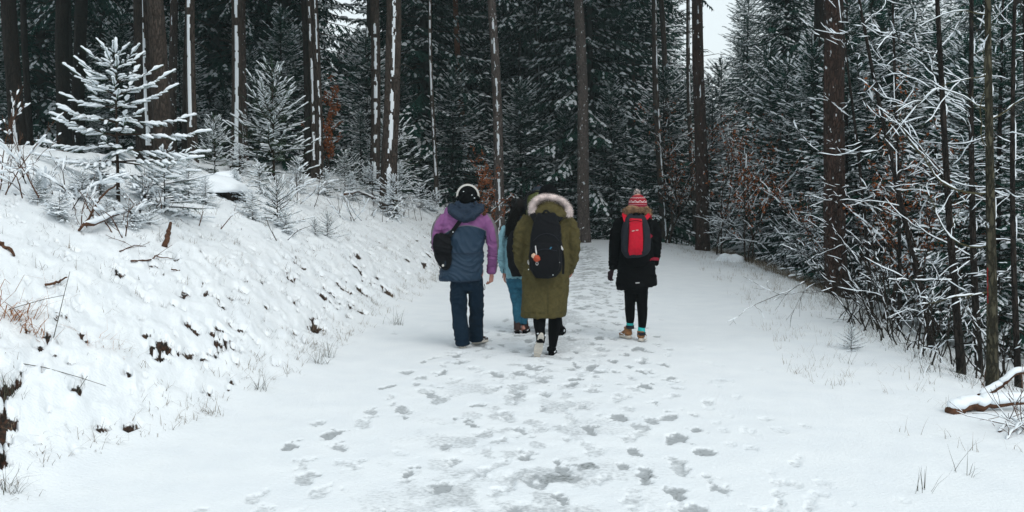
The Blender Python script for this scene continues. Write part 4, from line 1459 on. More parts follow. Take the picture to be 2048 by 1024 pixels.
o = link('verge_grass', blades(C, 9, 0.24, 0.7, 0.0035, qs, 'verge_grass', M['grass'], 1.0, 1.0, 0.08)); tag(o, 'tan dry grass fringe before the dense thicket', 'grass', kind='stuff')
C = scatter(300, 7, 18, -0.3, 1.2, 'r')
o = link('ditch_grass', blades(C, 8, 0.20, 0.9, 0.0022, qs, 'ditch_grass', M['grassd'], 1.0, 1.0, 0.08)); tag(o, 'dark grass and stalks in the ditch edge', 'grass', kind='stuff')


def tuft(px, py, n, ln, m, lab, spread=0.6, wd=0.0022, bend=0.8, jit=0.03):
    h = hit(px, py)
    if not h: return
    x, y = h
    me = blades([(x, y)], n, ln, spread, wd, qs, 'grass_tuft', M[m], 0.9, bend, jit)
    co = np.empty(len(me.vertices) * 3, np.float32); me.vertices.foreach_get('co', co)
    co = co.reshape(-1, 3) - np.array([x, y, gz(x, y)], np.float32); me.vertices.foreach_set('co', co.ravel()); me.update()
    o = link('grass_tuft', me, None, (x, y, gz(x, y)))
    tag(o, lab, 'grass tuft', 'grass tufts')


tuft(12, 640, 70, 0.36, 'grassr', 'rust coloured grass clump at the rim of the picture', 1.3, 0.0042, 1.6, 0.09)
tuft(45, 655, 34, 0.24, 'grassr', 'smaller rust coloured grass clump beside the big one', 1.3, 0.0035, 1.6, 0.08)
tuft(182, 690, 26, 0.16, 'grassr', 'pale rust blades half buried in the middle of the near bank', 1.3, 0.0025, 1.6, 0.07)
tuft(225, 700, 20, 0.13, 'grassr', 'last bent rust blades downhill of the half buried ones', 1.3, 0.0022, 1.6, 0.05)
tuft(640, 728, 30, 0.24, 'grassd', 'spray of thin dark grass at the foot of the bank beside the path', 1.0, 0.0018, 0.9)
tuft(662, 716, 22, 0.25, 'grassd', 'upright grass spray just beyond the thin dark one', 0.6, 0.0018, 0.6)
tuft(790, 650, 34, 0.26, 'grassd', 'grass spray at the foot of the bank near the walkers', 0.8, 0.0020, 0.7, 0.06)
tuft(522, 782, 22, 0.20, 'grassd', 'dark forked grass stems at the bank foot', 0.7, 0.002, 0.7)
tuft(424, 830, 20, 0.14, 'grass', 'yellowish green grass wisp at the bank foot', 0.7, 0.002, 0.8)
tuft(20, 800, 26, 0.20, 'grassd', 'dark upright grass blades low beside the rim of the picture', 0.6, 0.0022, 0.5)
tuft(10, 990, 30, 0.16, 'grassd', 'grass wisp in the lowest corner of the bank', 0.8, 0.002, 0.7)
tuft(1590, 748, 14, 0.18, 'grass', 'few pale reddish stalks in the open verge', 0.9, 0.0016, 1.2)
tuft(1845, 985, 9, 0.26, 'grassd', 'sparse tall stalks low on the verge', 0.6, 0.002, 0.5)
tuft(1930, 950, 8, 0.28, 'grassd', 'second sparse stalk clump below the log', 0.9, 0.002, 0.5)
tuft(1500, 600, 16, 0.20, 'grass', 'wispy stalks on the verge near the snow mound', 0.7, 0.0018, 0.9)
tuft(1700, 730, 8, 0.24, 'grassd', 'two leaning stalks right below the lone seedling', 0.7, 0.002, 0.5)


def stalk(pts, lab, r=0.0035):
    h = hit(*pts[0])
    if not h: return
    x, y = h
    P = [Vector((x, y, gz(x, y) - .01))] + [at(a, b, y + 0.1 * k) for k, (a, b) in enumerate(pts[1:], 1)]
    o0 = P[0].copy(); vb = VB()
    vb.tube([p - o0 for p in P], [r * (1 - .6 * k / len(P)) for k in range(len(P))], 5)
    o = link('dry_stalk', vb.mesh('dry_stalk', [M['grassd']]), None, o0); tag(o, lab, 'dry stalk', 'long dry stalks')


stalk([(104, 692), (116, 640), (128, 590), (140, 543)], 'long dark stalk leaning uphill on the near bank')
stalk([(-4, 624), (40, 612), (90, 598), (130, 590)], 'long dark stalk arching over the rust grass clump', 0.003)
stalk([(26, 722), (90, 735), (160, 755), (212, 772)], 'long dark stalk lying down the near bank', 0.003)
stalk([(150, 795), (160, 775), (175, 752)], 'short stalk crossing under the one lying down the bank', 0.003)

defer_labels()

# ------------------------------------------------------------------ people
def cloth(name, col, rough=0.85, bump=0.25, bs=400, var=0.12, spec=0.2, vs=30):
    return mat(name, col, rough, bump, bs, var=var, vscale=vs, spec=spec)


M['skin'] = mat('skin', (0.46, 0.22, 0.17), 0.55, var=0.12, vscale=30)
M['black'] = cloth('black_cloth', (0.0035, 0.0038, 0.0045), 0.95, spec=0.05)
M['nylon'] = cloth('black_nylon', (0.0042, 0.0046, 0.0062), 0.8, spec=0.12)
M['navy'] = cloth('navy_trousers', (0.006, 0.016, 0.030), spec=0.1)
M['navyj'] = cloth('navy_shell', (0.012, 0.024, 0.044), 0.7, spec=0.2)
M['olive'] = cloth('olive_cotton', (0.066, 0.056, 0.023), 0.9, var=0.2, spec=0.08)
M['olived'] = cloth('olive_lining', (0.045, 0.040, 0.014), 0.9)
M['denimj'] = cloth('light_denim', (0.19, 0.36, 0.42), 0.9, var=0.2)
M['jeans'] = cloth('teal_blue_jeans', (0.020, 0.095, 0.15), 0.9, var=0.2)
M['slate'] = cloth('slate_blue_cloth', (0.016, 0.024, 0.036), 0.9, var=0.2)
M['green'] = cloth('moss_green_cloth', (0.060, 0.070, 0.022), 0.8)
M['red'] = cloth('red_nylon', (0.42, 0.006, 0.022), 0.7, spec=0.15)
M['char'] = cloth('charcoal_nylon', (0.016, 0.018, 0.024), 0.8, spec=0.12)
M['tan'] = cloth('tan_leather', (0.22, 0.105, 0.045), 0.7, var=0.3)
M['brownl'] = cloth('brown_leather', (0.036, 0.020, 0.018), 0.6)
M['sole'] = mat('pale_rubber_sole', (0.50, 0.47, 0.42), 0.8, var=0.1)
M['teal'] = cloth('teal_sock', (0.03, 0.42, 0.42), 0.9)
M['white'] = mat('white_plastic', (0.50, 0.49, 0.46), 0.4)
M['grey'] = mat('grey_piping', (0.16, 0.17, 0.18), 0.6)
M['metal'] = mat('metal_clip', (0.5, 0.5, 0.5), 0.35, spec=0.6)
M['fur'] = mat('pale_fur', (0.80, 0.71, 0.69), 0.9, var=0.25, vscale=25, spec=0.1)
M['hairb'] = mat('black_hair', (0.004, 0.0035, 0.0035), 0.7, var=0.3, spec=0.12)
M['hairc'] = mat('golden_brown_hair', (0.25, 0.150, 0.085), 0.6, var=0.5, vscale=30, spec=0.3)
M['orange'] = mat('orange_pompom', (0.42, 0.075, 0.035), 0.95, 0.6, 200)
M['beige'] = mat('beige_pompom', (0.60, 0.42, 0.30), 0.95, 0.6, 200)
M['glove'] = cloth('dark_red_glove', (0.20, 0.010, 0.025))
M['eye'] = mat('eye', (0.6, 0.6, 0.6), 0.3)


def crom(P, n):
    P = [Vector(p) for p in P]
    N = len(P); out = []
    L = [max((P[i + 1] - P[i]).length, 1e-5) for i in range(N - 1)]
    def tan(i):
        if i == 0: return (P[1] - P[0]) / L[0]
        if i == N - 1: return (P[-1] - P[-2]) / L[-1]
        return ((P[i + 1] - P[i]) / L[i] * L[i - 1] + (P[i] - P[i - 1]) / L[i - 1] * L[i]) / (L[i] + L[i - 1])
    for i in range(N - 1):
        a, b = P[i], P[i + 1]; ta, tb = tan(i) * L[i], tan(i + 1) * L[i]
        for k in range(n):
            t = k / n; t2 = t * t; t3 = t2 * t
            out.append(a * (2 * t3 - 3 * t2 + 1) + ta * (t3 - 2 * t2 + t) + b * (-2 * t3 + 3 * t2) + tb * (t3 - t2))
    out.append(P[-1])
    return out


class PB:
    """closed lofts and ellipsoids, to be welded into one skin"""
    def __init__(s): s.V = []; s.F = []

    def loft(s, P, rad, sides=18, n=4, power=2.0, ref=(0, 1, 0)):
        rad = [r if isinstance(r, (tuple, list)) else (r, r) for r in rad]
        C = crom(P, n)
        R2 = crom([(r[0], r[1], 0) for r in rad], n)
        N = len(C); base = len(s.V)
        for i in range(N):
            t = (C[min(i + 1, N - 1)] - C[max(i - 1, 0)]).normalized()
            rf = Vector(ref)
            if abs(t.dot(rf)) > 0.95: rf = Vector((1, 0, 0))
            a = rf.cross(t).normalized(); b = t.cross(a)
            for j in range(sides):
                th = 2 * math.pi * j / sides
                c, sn = math.cos(th), math.sin(th)
                c = math.copysign(abs(c) ** (2 / power), c); sn = math.copysign(abs(sn) ** (2 / power), sn)
                s.V.append(C[i] + a * c * R2[i].x + b * sn * R2[i].y)
        for i in range(N - 1):
            for j in range(sides):
                q0 = base + i * sides + j; q1 = base + i * sides + (j + 1) % sides
                s.F.append((q0, q1, q1 + sides, q0 + sides))
        s.F.append(tuple(base + j for j in reversed(range(sides))))
        s.F.append(tuple(base + (N - 1) * sides + j for j in range(sides)))
        return s

    def ball(s, c, r, rot=None, nu=18, nv=12):
        c = Vector(c); r = r if isinstance(r, (tuple, list)) else (r, r, r)
        base = len(s.V)
        s.V.append(c + (rot @ Vector((0, 0, r[2])) if rot else Vector((0, 0, r[2]))))
        for i in range(1, nv):
            for j in range(nu):
                th = math.pi * i / nv; ph = 2 * math.pi * j / nu
                v = Vector((r[0] * math.sin(th) * math.cos(ph), r[1] * math.sin(th) * math.sin(ph), r[2] * math.cos(th)))
                s.V.append(c + (rot @ v if rot else v))
        s.V.append(c + (rot @ Vector((0, 0, -r[2])) if rot else Vector((0, 0, -r[2]))))
        last = len(s.V) - 1
        for j in range(nu):
            s.F.append((base, base + 1 + j, base + 1 + (j + 1) % nu))
            s.F.append((last, last - nu + (j + 1) % nu, last - nu + j))
        for i in range(nv - 2):
            for j in range(nu):
                a = base + 1 + i * nu + j; b = base + 1 + i * nu + (j + 1) % nu
                s.F.append((a, a + nu, b + nu, b))
        return s

    def raw(s, name, mats):
        me = bpy.data.meshes.new(name)
        me.from_pydata([tuple(v) for v in s.V], [], s.F)
        for m in mats: me.materials.append(m)
        me.polygons.foreach_set('use_smooth', [True] * len(me.polygons)); me.update()
        return me

    def weld(s, name, mats, voxel=0.01, smooth=3, wrinkle=None, attr=None):
        me = s.raw(name, [])
        ob = bpy.data.objects.new('tmp', me); COL.objects.link(ob)
        md = ob.modifiers.new('r', 'REMESH'); md.mode = 'VOXEL'; md.voxel_size = voxel
        if smooth:
            sm = ob.modifiers.new('s', 'SMOOTH'); sm.factor = 0.5; sm.iterations = smooth
        dg = bpy.context.evaluated_depsgraph_get(); dg.update()
        ev = ob.evaluated_get(dg)
        out = bpy.data.meshes.new_from_object(ev, depsgraph=dg)
        out.name = name
        bpy.data.objects.remove(ob); bpy.data.meshes.remove(me)
        out.materials.clear()
        for m in mats: out.materials.append(m)
        if wrinkle:
            nm = [v.normal.copy() for v in out.vertices]
            for v, n_ in zip(out.vertices, nm):
                v.co += n_ * wrinkle(v.co)
        if attr:
            for an, fn in attr.items():
                at_ = out.attributes.new(an, 'FLOAT', 'POINT')
                at_.data.foreach_set('value', [fn(v.co) for v in out.vertices])
        out.polygons.foreach_set('use_smooth', [True] * len(out.polygons)); out.update()
        return out


def folds(amp, sx, sz, seed=0, skew=0.0, fine=0.35):
    o = Vector((seed * 3.7, seed * 1.3, seed * 2.1))
    def f(co):
        w = noise.noise(co * 3 + o) * 0.35
        p = Vector(((co.x + skew * co.z) * sx, co.y * sx, (co.z + w) * sz)) + o
        r = 1 - 2 * abs(noise.noise(p))
        r2 = 1 - 2 * abs(noise.noise(p * 2.3 + o))
        return amp * (r * r * (1 if r > 0 else 0) - 0.35 + fine * (r2 - 0.4))
    return f


class Person:
    def __init__(s, px, d, label):
        s.d = d; s.X0 = (px - 1024) / F * d
        s.z0 = gz(s.X0, d) - 0.012
        s.root = empty('person', (s.X0, d, s.z0), 0, label, 'person', None)

    def p(s, px, py, dy=0.0):
        v = at(px, py, s.d + dy)
        return Vector((v.x - s.X0, dy, v.z - s.z0))

    def k(s, w, dy=0.0):
        return w / F * (s.d + dy)

    def rings(s, rows, dy=0.0):
        """rows of (py, left px, right px, depth radius, dy) -> centres and radii"""
        P = []; Rr = []
        for r in rows:
            yy = dy + (r[4] if len(r) > 4 else 0)
            P.append(s.p((r[1] + r[2]) / 2, r[0], yy)); Rr.append((s.k((r[2] - r[1]) / 2, yy), r[3]))
        return P, Rr

    def add(s, name, me, parent=None, label=None):
        me.name = name
        o = link(name, me, parent or s.root)
        if label: o['label'] = label
        return o


def hand(pb, w, d, n, size=1.0, curl=0.9, thumb=1):
    """palm and five fingers. w wrist, d finger direction, n palm normal (fingers curl towards it)"""
    d = d.normalized(); n = (n - d * n.dot(d)).normalized(); s_ = d.cross(n)
    pl = 0.085 * size
    pb.loft([w - d * 0.03, w + d * 0.015, w + d * pl * .6, w + d * pl], [(0.026, 0.019), (0.028, 0.018), (0.038, 0.016), (0.036, 0.012)], 12, 3, ref=tuple(n))
    for i, (o, L) in enumerate([(-0.029, 0.066), (-0.010, 0.078), (0.010, 0.074), (0.028, 0.058)]):
        p = w + d * (pl - 0.012) + s_ * o * size
        pts = [p]; a = 0
        for k, f in enumerate((0.42, 0.33, 0.25)):
            a += curl * (0.55 + 0.12 * i) * (1, 1.1, 0.8)[k]
            p = p + (d * math.cos(a) + n * math.sin(a)) * L * size * f; pts.append(p)
        pb.loft([pts[0] - d * .015] + pts, [0.0085, 0.0088, 0.0080, 0.0072, 0.0055], 8, 2)
    b = w + d * 0.022 - s_ * 0.026 * thumb
    pb.loft([b, b + (d * .5 - s_ * .75 * thumb + n * .4) * 0.034, b + (d * 1.35 - s_ * .85 * thumb + n * .9) * 0.042], [0.013, 0.011, 0.007], 8, 2)


def head(pb, c, r=0.098, face=Vector((0, 1, 0))):
    """skull with jaw, nose, ears, lips, brow; c centre of the skull"""
    f = face.normalized(); sd = f.cross(Vector((0, 0, 1))).normalized(); up = Vector((0, 0, 1))
    rot = Matrix((sd, f, up)).transposed()
    pb.ball(c, (r * .78, r * .98, r * 1.12), rot)
    pb.ball(c + f * r * .25 - up * r * .62, (r * .58, r * .62, r * .62), rot)
    pb.loft([c + f * r * .92 + up * r * .1, c + f * r * 1.16 - up * r * .32], [0.009, 0.017], 8, 2, ref=tuple(sd))
    pb.ball(c + f * r * .92 + up * r * .22, (r * .5, r * .10, r * .10), rot)
    pb.ball(c + f * r * .93 - up * r * .62, (r * .24, r * .08, r * .05), rot)
    pb.ball(c + f * r * .85 - up * r * .97, (r * .2, r * .15, r * .15), rot)
    for k in (-1, 1):
        pb.ball(c + sd * k * r * .80 - up * r * .12, (r * .10, r * .20, r * .32), rot)
    return rot


def body(P, J, voxel=0.012, hands=(), build=1.0, head_r=0.098):
    """one continuous figure under the clothes"""
    pb = PB()
    c = J['head']
    head(pb, c, head_r, J.get('face', Vector((0, 1, 0))))
    nk = J['neck']
    pb.loft([c - Vector((0, -.0, .06)), nk, nk - Vector((0, 0, .06))], [(0.056, 0.06), (0.055, 0.058), (0.08, 0.07)], 14, 3)
    sh = (J['shL'] + J['shR']) / 2; hp = (J['hipL'] + J['hipR']) / 2
    w = (J['shR'] - J['shL']).length / 2
    pb.loft([sh + Vector((0, 0, .03)), sh - Vector((0, 0, .10)), sh.lerp(hp, .55), hp + Vector((0, 0, .04)), hp - Vector((0, 0, .07))],
            [(w * .85, .06), (w * .88 * build, .095), (w * .70 * build, .085), (w * .86 * build, .10), (w * .55, .07)], 20, 4)
    for s_ in 'LR':
        a, b, c2 = J['sh' + s_], J['el' + s_], J['wr' + s_]
        pb.loft([a, a.lerp(b, .5), b, b.lerp(c2, .5), c2], [.050, .044, .038, .036, .026], 12, 3)
        h, k, an = J['hip' + s_], J['kn' + s_], J['an' + s_]
        pb.loft([h + Vector((0, 0, .03)), h.lerp(k, .4), k, k.lerp(an, .35), an, an - Vector((0, 0, .02))], [.070, .055, .040, .040, .028, .028], 14, 3)
        t = J['toe' + s_]
        pb.loft([an - Vector((0, 0, .03)) , an.lerp(t, .5) - Vector((0, 0, .01)), t], [(.034, .034), (.036, .028), (.034, .016)], 10, 3, ref=(0, 0, 1))
    for (s_, d, n, cu, th) in hands:
        hand(pb, J['wr' + s_], d, n, 1.0, cu, th)
    return pb.weld('body', [M['skin']], voxel, 2)


def shoe(P, name, heel, toe, hi=0.09, wd=0.043, m='brownl', sole='sole', up=Vector((0, 0, 1)), sole_t=0.022, parent=None, shaft=None, label=None, snow=False):
    """boot: welded upper with shaft and a sole of its own under it"""
    f = (toe - heel); L = f.length; f = f.normalized(); sd = f.cross(up).normalized(); up = sd.cross(f)
    pb = PB()
    q = lambda a, b, c=0: heel + f * L * a + up * b + sd * c
    pb.loft([q(.02, .045), q(.16, .055), q(.42, .052), q(.66, .038), q(.86, .030), q(.97, .024)],
            [(wd * .55, .030), (wd * .78, .045), (wd * .82, .040), (wd, .028), (wd * .92, .022), (wd * .45, .012)], 16, 4, 2.4, ref=tuple(up))
    top = shaft if shaft else q(.22, hi)
    pb.loft([q(.20, .04), q(.22, .07), top], [(.045, .050), (.043, .048), (.044, .046)], 14, 3)
    me = pb.weld(name, [M[m]], 0.007, 2, folds(0.003, 30, 40, 3))
    o = P.add(name, me, parent, label)
    V = []; Fc = []
    n = 22
    out = []
    for k in range(n):
        a = 2 * math.pi * k / n
        x = 0.5 - 0.53 * math.cos(a)
        w = wd * (0.80 + 0.28 * math.sin(math.pi * min(1, max(0, (x - .3) / .9))) - 0.12 * math.exp(-((x - .42) / .12) ** 2)) * math.sin(a)
        w = math.copysign(abs(w) ** 0.8 * (wd ** 0.2), w)
        out.append((x, w))
    for hh, e in ((-0.002, .93), (0.004, 1.0), (sole_t, 1.0), (sole_t + .006, .9)):
        for x, w in out: V.append(q(.5 + (x - .5) * e, hh, w * e))
    for r in range(3):
        for k in range(n):
            Fc.append((r * n + k, r * n + (k + 1) % n, (r + 1) * n + (k + 1) % n, (r + 1) * n + k))
    Fc.append(tuple(reversed(range(n)))); Fc.append(tuple(3 * n + k for k in range(n)))
    me2 = bpy.data.meshes.new('sole'); me2.from_pydata([tuple(v) for v in V], [], Fc); me2.materials.append(M[sole]); me2.update()
    link('sole', me2, o)
    # cleats under it
    vb = VB()
    for k in range(7):
        x = .08 + .14 * k
        for c in (-.5, .5):
            p = q(x, -0.004, c * wd * .8)
            vb.tube([p - sd * wd * .32, p + sd * wd * .32], [.006, .006], 4)
    ob = link('tread', vb.mesh('tread', [M[sole]], False), o); ob['kind'] = 'stuff'
    if snow:
        vb = VB(); r_ = random.Random(int(L * 1e4) + int(heel.x * 1e3))
        for k in range(16):
            a = r_.random(); p = q(.05 + .9 * a, r_.uniform(.022, .05), r_.choice((-1, 1)) * wd * r_.uniform(.75, 1.0))
            e = Vector((r_.uniform(-1, 1), r_.uniform(-1, 1), r_.uniform(-.5, .5))).normalized() * r_.uniform(.006, .016)
            vb.tube([p - e, p, p + e], [.003, .007, .003], 5)
        ob = link('snow_clumps', vb.mesh('snow_clumps', [M['snow']]), o); ob['kind'] = 'stuff'
    return o


def strap(P, pts, w, t, m, name='strap', parent=None, n=5, face=(0, -1, 0)):
    C = crom(pts, n); V = []; Fc = []
    fv = Vector(face)
    for i, c in enumerate(C):
        tt = (C[min(i + 1, len(C) - 1)] - C[max(i - 1, 0)]).normalized()
        s_ = tt.cross(fv).normalized(); u = s_.cross(tt)
        V += [c - s_ * w / 2 - u * t / 2, c + s_ * w / 2 - u * t / 2, c + s_ * w / 2 + u * t / 2, c - s_ * w / 2 + u * t / 2]
    for i in range(len(C) - 1):
        for k in range(4):
            a = 4 * i + k; b = 4 * i + (k + 1) % 4
            Fc.append((a, b, b + 4, a + 4))
    Fc += [(3, 2, 1, 0), tuple(4 * (len(C) - 1) + k for k in range(4))]
    me = bpy.data.meshes.new(name); me.from_pydata([tuple(v) for v in V], [], Fc); me.materials.append(M[m] if isinstance(m, str) else m); me.update()
    return P.add(name, me, parent)


def cord(P, pts, r, m, name, parent=None, n=4, sides=6):
    vb = VB(); C = crom(pts, n); vb.tube(C, [r] * len(C), sides)
    return P.add(name, vb.mesh(name, [M[m]]), parent)


def ballmesh(P, name, c, r, m, parent=None, bumpy=0.0):
    pb = PB().ball(c, r)
    if bumpy:
        for i, v in enumerate(pb.V):
            pb.V[i] = Vector(c) + (v - Vector(c)) * (1 + bumpy * noise.noise((v - Vector(c)) * 90))
    return P.add(name, pb.raw(name, [M[m]]), parent)


def hairs(curves, r, m, name, P, parent=None, sides=3):
    vb = VB()
    for c in curves:
        n = len(c); vb.tube(c, [r * (1 - 0.75 * (k / (n - 1)) ** 2) for k in range(n)], sides, 0, cap=False)
    o = P.add(name, vb.mesh(name, [M[m]]), parent)
    o['kind'] = 'stuff'
    return o


def eyes(P, c, r=0.098, face=Vector((0, 1, 0))):
    sd = face.cross(Vector((0, 0, 1)))
    for k in (-1, 1):
        ballmesh(P, 'eye', c + face * r * .86 + sd * k * r * .34 + Vector((0, 0, .002)), .012, 'eye')


# ---- man in the purple and navy jacket -------------------------------------------------
A = Person(933, 10.6, 'person in purple and navy rain jacket with white headphones and black shoulder bag')
p = A.p
J = dict(head=p(935, 392), neck=p(935, 414), shL=p(893, 432), shR=p(970, 432), elL=p(872, 482), elR=p(986, 490, .02), wrL=p(888, 520, .26), wrR=p(983, 549, .06),
         hipL=p(916, 553), hipR=p(952, 553), knL=p(919, 628, .03), knR=p(953, 622, .16), anL=p(926, 684, 0), anR=p(952, 676, .27), toeL=p(924, 682, .20), toeR=p(966, 677, .42))
A.add('body', body(A, J, 0.007, [('R', Vector((-.05, .18, -1)), Vector((-.75, .5, .1)), .95, -1), ('L', Vector((.5, .6, 0)), Vector((0, 0, -1)), .7, 1)]))
eyes(A, J['head'])
# trousers
pb = PB()
pb.loft([p(934, 545), p(934, 562), p(934, 580)], [(A.k(31), .10), (A.k(33), .11), (A.k(32), .10)], 24, 4)
pb.loft([p(917, 562), p(917, 590), p(919, 628, .03), p(922, 660, .0), p(925, 690, 0)], [(.085, .10), (.090, .10), (.084, .088), (.082, .085), (.074, .085)], 18, 4)
pb.loft([p(951, 562), p(952, 590, .05), p(953, 622, .15), p(952, 655, .22), p(952, 680, .26)], [(.080, .10), (.082, .10), (.078, .088), (.078, .085), (.072, .085)], 18, 4)
A.add('trousers', pb.weld('trousers', [M['navy']], 0.010, 2, folds(0.011, 5, 11, 1, 0.3)))
shoe(A, 'boot', p(925, 697, -.07) + Vector((0, 0, .012)), p(924, 691, .20) + Vector((0, 0, .0)), m='brownl', snow=True)
hR = p(946, 690, .22); hR.z = .02
tR = hR + Vector((.15, .21, 0.0))
shoe(A, 'boot', hR, tR, m='brownl', snow=True)
# jacket
pb = PB()
P_, R_ = A.rings([(414, 922, 950, .075), (421, 905, 964, .09), (430, 888, 976, .115), (445, 883, 972, .135), (470, 884, 968, .14), (500, 886, 967, .14), (530, 883, 966, .15), (553, 879, 965, .16), (560, 879, 965, .155)])
pb.loft(P_, R_, 28, 4, 2.3)
SR = [p(966, 434), p(979, 456), p(985, 487, .02), p(985, 517, .04), p(983, 546, .06)]
SL = [p(892, 434), p(877, 457), p(873, 483, .03), p(878, 505, .12), p(888, 520, .22)]
pb.loft(SR, [.075, .066, .060, .055, .048], 16, 4)
pb.loft(SL, [.075, .066, .060, .055, .048], 16, 4)
xc = p(935, 450).x; zc = p(935, 451).z
CR = crom(SR, 6); CL = crom(SL, 6)


def yoke(co):
    v = co.z - (zc - 1.55 * (co.x - xc) ** 2)
    dr = min((co - c).length for c in CR); dl = min((co - c).length for c in CL)
    if dr < .085 and co.x > xc + .19: v = max(v, (co.x - xc - .195) * 1.2)
    if dl < .085 and co.x < xc - .25: v = max(v, .05)
    return v


def sidestripe(co):
    dr = min(CR, key=lambda c: (co - c).length)
    return (co.x - dr.x) if co.x > xc else -(co.x - min(CL, key=lambda c: (co - c).length).x)


def jacket_mat():
    m = cloth('purple_navy_shell', (0.2, 0.07, 0.2), 0.6, spec=0.3)
    n = m.node_tree.nodes; l = m.node_tree.links; b = n['Principled BSDF']
    at_ = n.new('ShaderNodeAttribute'); at_.attribute_name = 'yoke'
    r = n.new('ShaderNodeValToRGB'); r.color_ramp.interpolation = 'CONSTANT'
    mr = n.new('ShaderNodeMapRange'); mr.inputs[1].default_value = -.1; mr.inputs[2].default_value = .1
    l.new(at_.outputs['Fac'], mr.inputs[0]); l.new(mr.outputs[0], r.inputs[0])
    e = r.color_ramp.elements
    e[0].color = (0.010, 0.031, 0.060, 1); e[0].position = 0
    e[1].color = (0.13, 0.13, 0.15, 1); e[1].position = .5
    x = e.new(.54); x.color = (0.20, 0.070, 0.20, 1)
    s2 = n.new('ShaderNodeAttribute'); s2.attribute_name = 'stripe'
    m2 = n.new('ShaderNodeMapRange'); m2.inputs[1].default_value = .043; m2.inputs[2].default_value = .050
    l.new(s2.outputs['Fac'], m2.inputs[0])
    mx = n.new('ShaderNodeMix'); mx.data_type = 'RGBA'; l.new(m2.outputs[0], mx.inputs['Factor']); l.new(r.outputs[0], mx.inputs[6])
    mx.inputs[7].default_value = (.12, .115, .12, 1)
    l.new(mx.outputs[2], b.inputs['Base Color'])
    return m


fa = folds(0.019, 4.5, 8, 2, 0.8, .5); fb = folds(0.015, 7, 14, 5, 0.2, .5)
jk = A.add('jacket', pb.weld('jacket', [jacket_mat()], 0.009, 2, lambda c: fb(c) if abs(c.x - xc) > .2 else fa(c), {'yoke': yoke, 'stripe': sidestripe}))
cord(A, [p(888, 505, -.13), p(910, 507, -.155), p(935, 507, -.16), p(955, 506, -.14), p(966, 504, -.09)], .006, 'navyj', 'waist_cord', jk)
cord(A, [p(879, 556, -.10), p(900, 562, -.155), p(935, 563, -.165), p(960, 560, -.10)], .007, 'navyj', 'hem', jk)
pb = PB()
pb.loft([p(906, 411, .0), p(910, 424, -.10), p(934, 437, -.125), p(952, 424, -.10), p(962, 410, .0)], [(.05, .03), (.075, .045), (.085, .045), (.075, .045), (.05, .03)], 16, 5, ref=(0, 0, 1))
pb.loft([p(914, 408, -.02), p(934, 414, -.08), p(952, 407, -.02)], [(.045, .035), (.05, .04), (.045, .035)], 14, 5, ref=(0, 0, 1))
pb.ball(p(934, 423, -.06), (.12, .07, .07))
A.add('hood', pb.weld('hood', [M['navyj']], 0.008, 3, folds(.014, 9, 7, 4, 1.1)))
# beanie, headphones
pb = PB()
pb.ball(p(936, 389), (.100, .112, .100)).ball(p(936, 396, -.01), (.099, .108, .078))
bn = A.add('beanie', pb.weld('beanie', [M['black']], .008, 2, folds(.004, 20, 20, 6)))
c = p(936, 391)
strap(A, [c + Vector((.114 * math.cos(a), -.025 - .03 * math.sin(a), .118 * math.sin(a) - .005)) for a in [math.pi * k / 10 for k in range(-1, 12)]], .020, .012, 'white', 'headphones', n=3, face=(0, 0, 0) if 0 else (0.001, -1, 0))
hp = A.add('ear_cup', PB().ball(c + Vector((-.108, .0, -.02)), (.022, .035, .042)).raw('ear_cup', [M['black']]))
A.add('ear_cup', PB().ball(c + Vector((.108, .0, -.02)), (.022, .035, .042)).raw('ear_cup', [M['black']]))
for (a_, b_) in ((944, 390), (949, 396), (927, 383)):
    ballmesh(A, 'snow_fleck', p(a_, b_, -.104), (.007, .004, .004), 'snow', bn)
# hair below the beanie
q = random.Random(1)
hairs([[p(922 + 27 * t, 402, -.07 + .03 * abs(t - .5)) + Vector((0, q.uniform(-.01, .01), 0)), p(922 + 27 * t, 408, -.085) , p(923 + 26 * t + q.uniform(-2, 2), 413 + q.uniform(-2, 2), -.08)] for t in [q.random() for _ in range(160)]], .004, 'hairb', 'hair', A)
# shoulder bag
bag = PB()
P_, R_ = A.rings([(470, 878, 898, .05, -.10), (478, 868, 902, .075, -.10), (495, 867, 904, .085, -.11), (512, 870, 903, .085, -.11), (526, 877, 901, .075, -.10), (536, 884, 897, .05, -.10)])
bag.loft(P_, R_, 22, 4, 2.8)
bag.loft([p(885, 470, -.12), p(884, 492, -.19), p(884, 506, -.19)], [(.085, .03), (.092, .03), (.08, .02)], 16, 4, 3)
bg = A.add('shoulder_bag', bag.weld('shoulder_bag', [M['nylon']], .009, 2, folds(.014, 8, 9, 8, .3)))
strap(A, [p(897, 474, -.16), p(910, 456, -.155), p(922, 440, -.155), p(931, 430, -.12), p(942, 420, -.04), p(950, 424, .06)], .043, .008, 'nylon', 'strap', bg)
strap(A, [p(883, 520, -.17), p(887, 537, -.175), p(894, 538, -.175), p(901, 524, -.16), p(901, 505, -.16)], .022, .005, 'nylon', 'strap', bg)
ballmesh(A, 'buckle', p(886, 531, -.185), (.012, .006, .014), 'white', bg)
A.add('bag_badge', PB().ball(p(890, 526, -.178), (.012, .006, .036)).raw('bag_badge', [M['slate']]), bg)
ballmesh(A, 'snow_fleck', p(906, 464, -.165), .006, 'snow', bg)
# pocket toggle on the trousers
cord(A, [p(968, 568, -.02), p(970, 574, -.02), p(969, 580, -.02)], .004, 'black', 'zip_toggle')

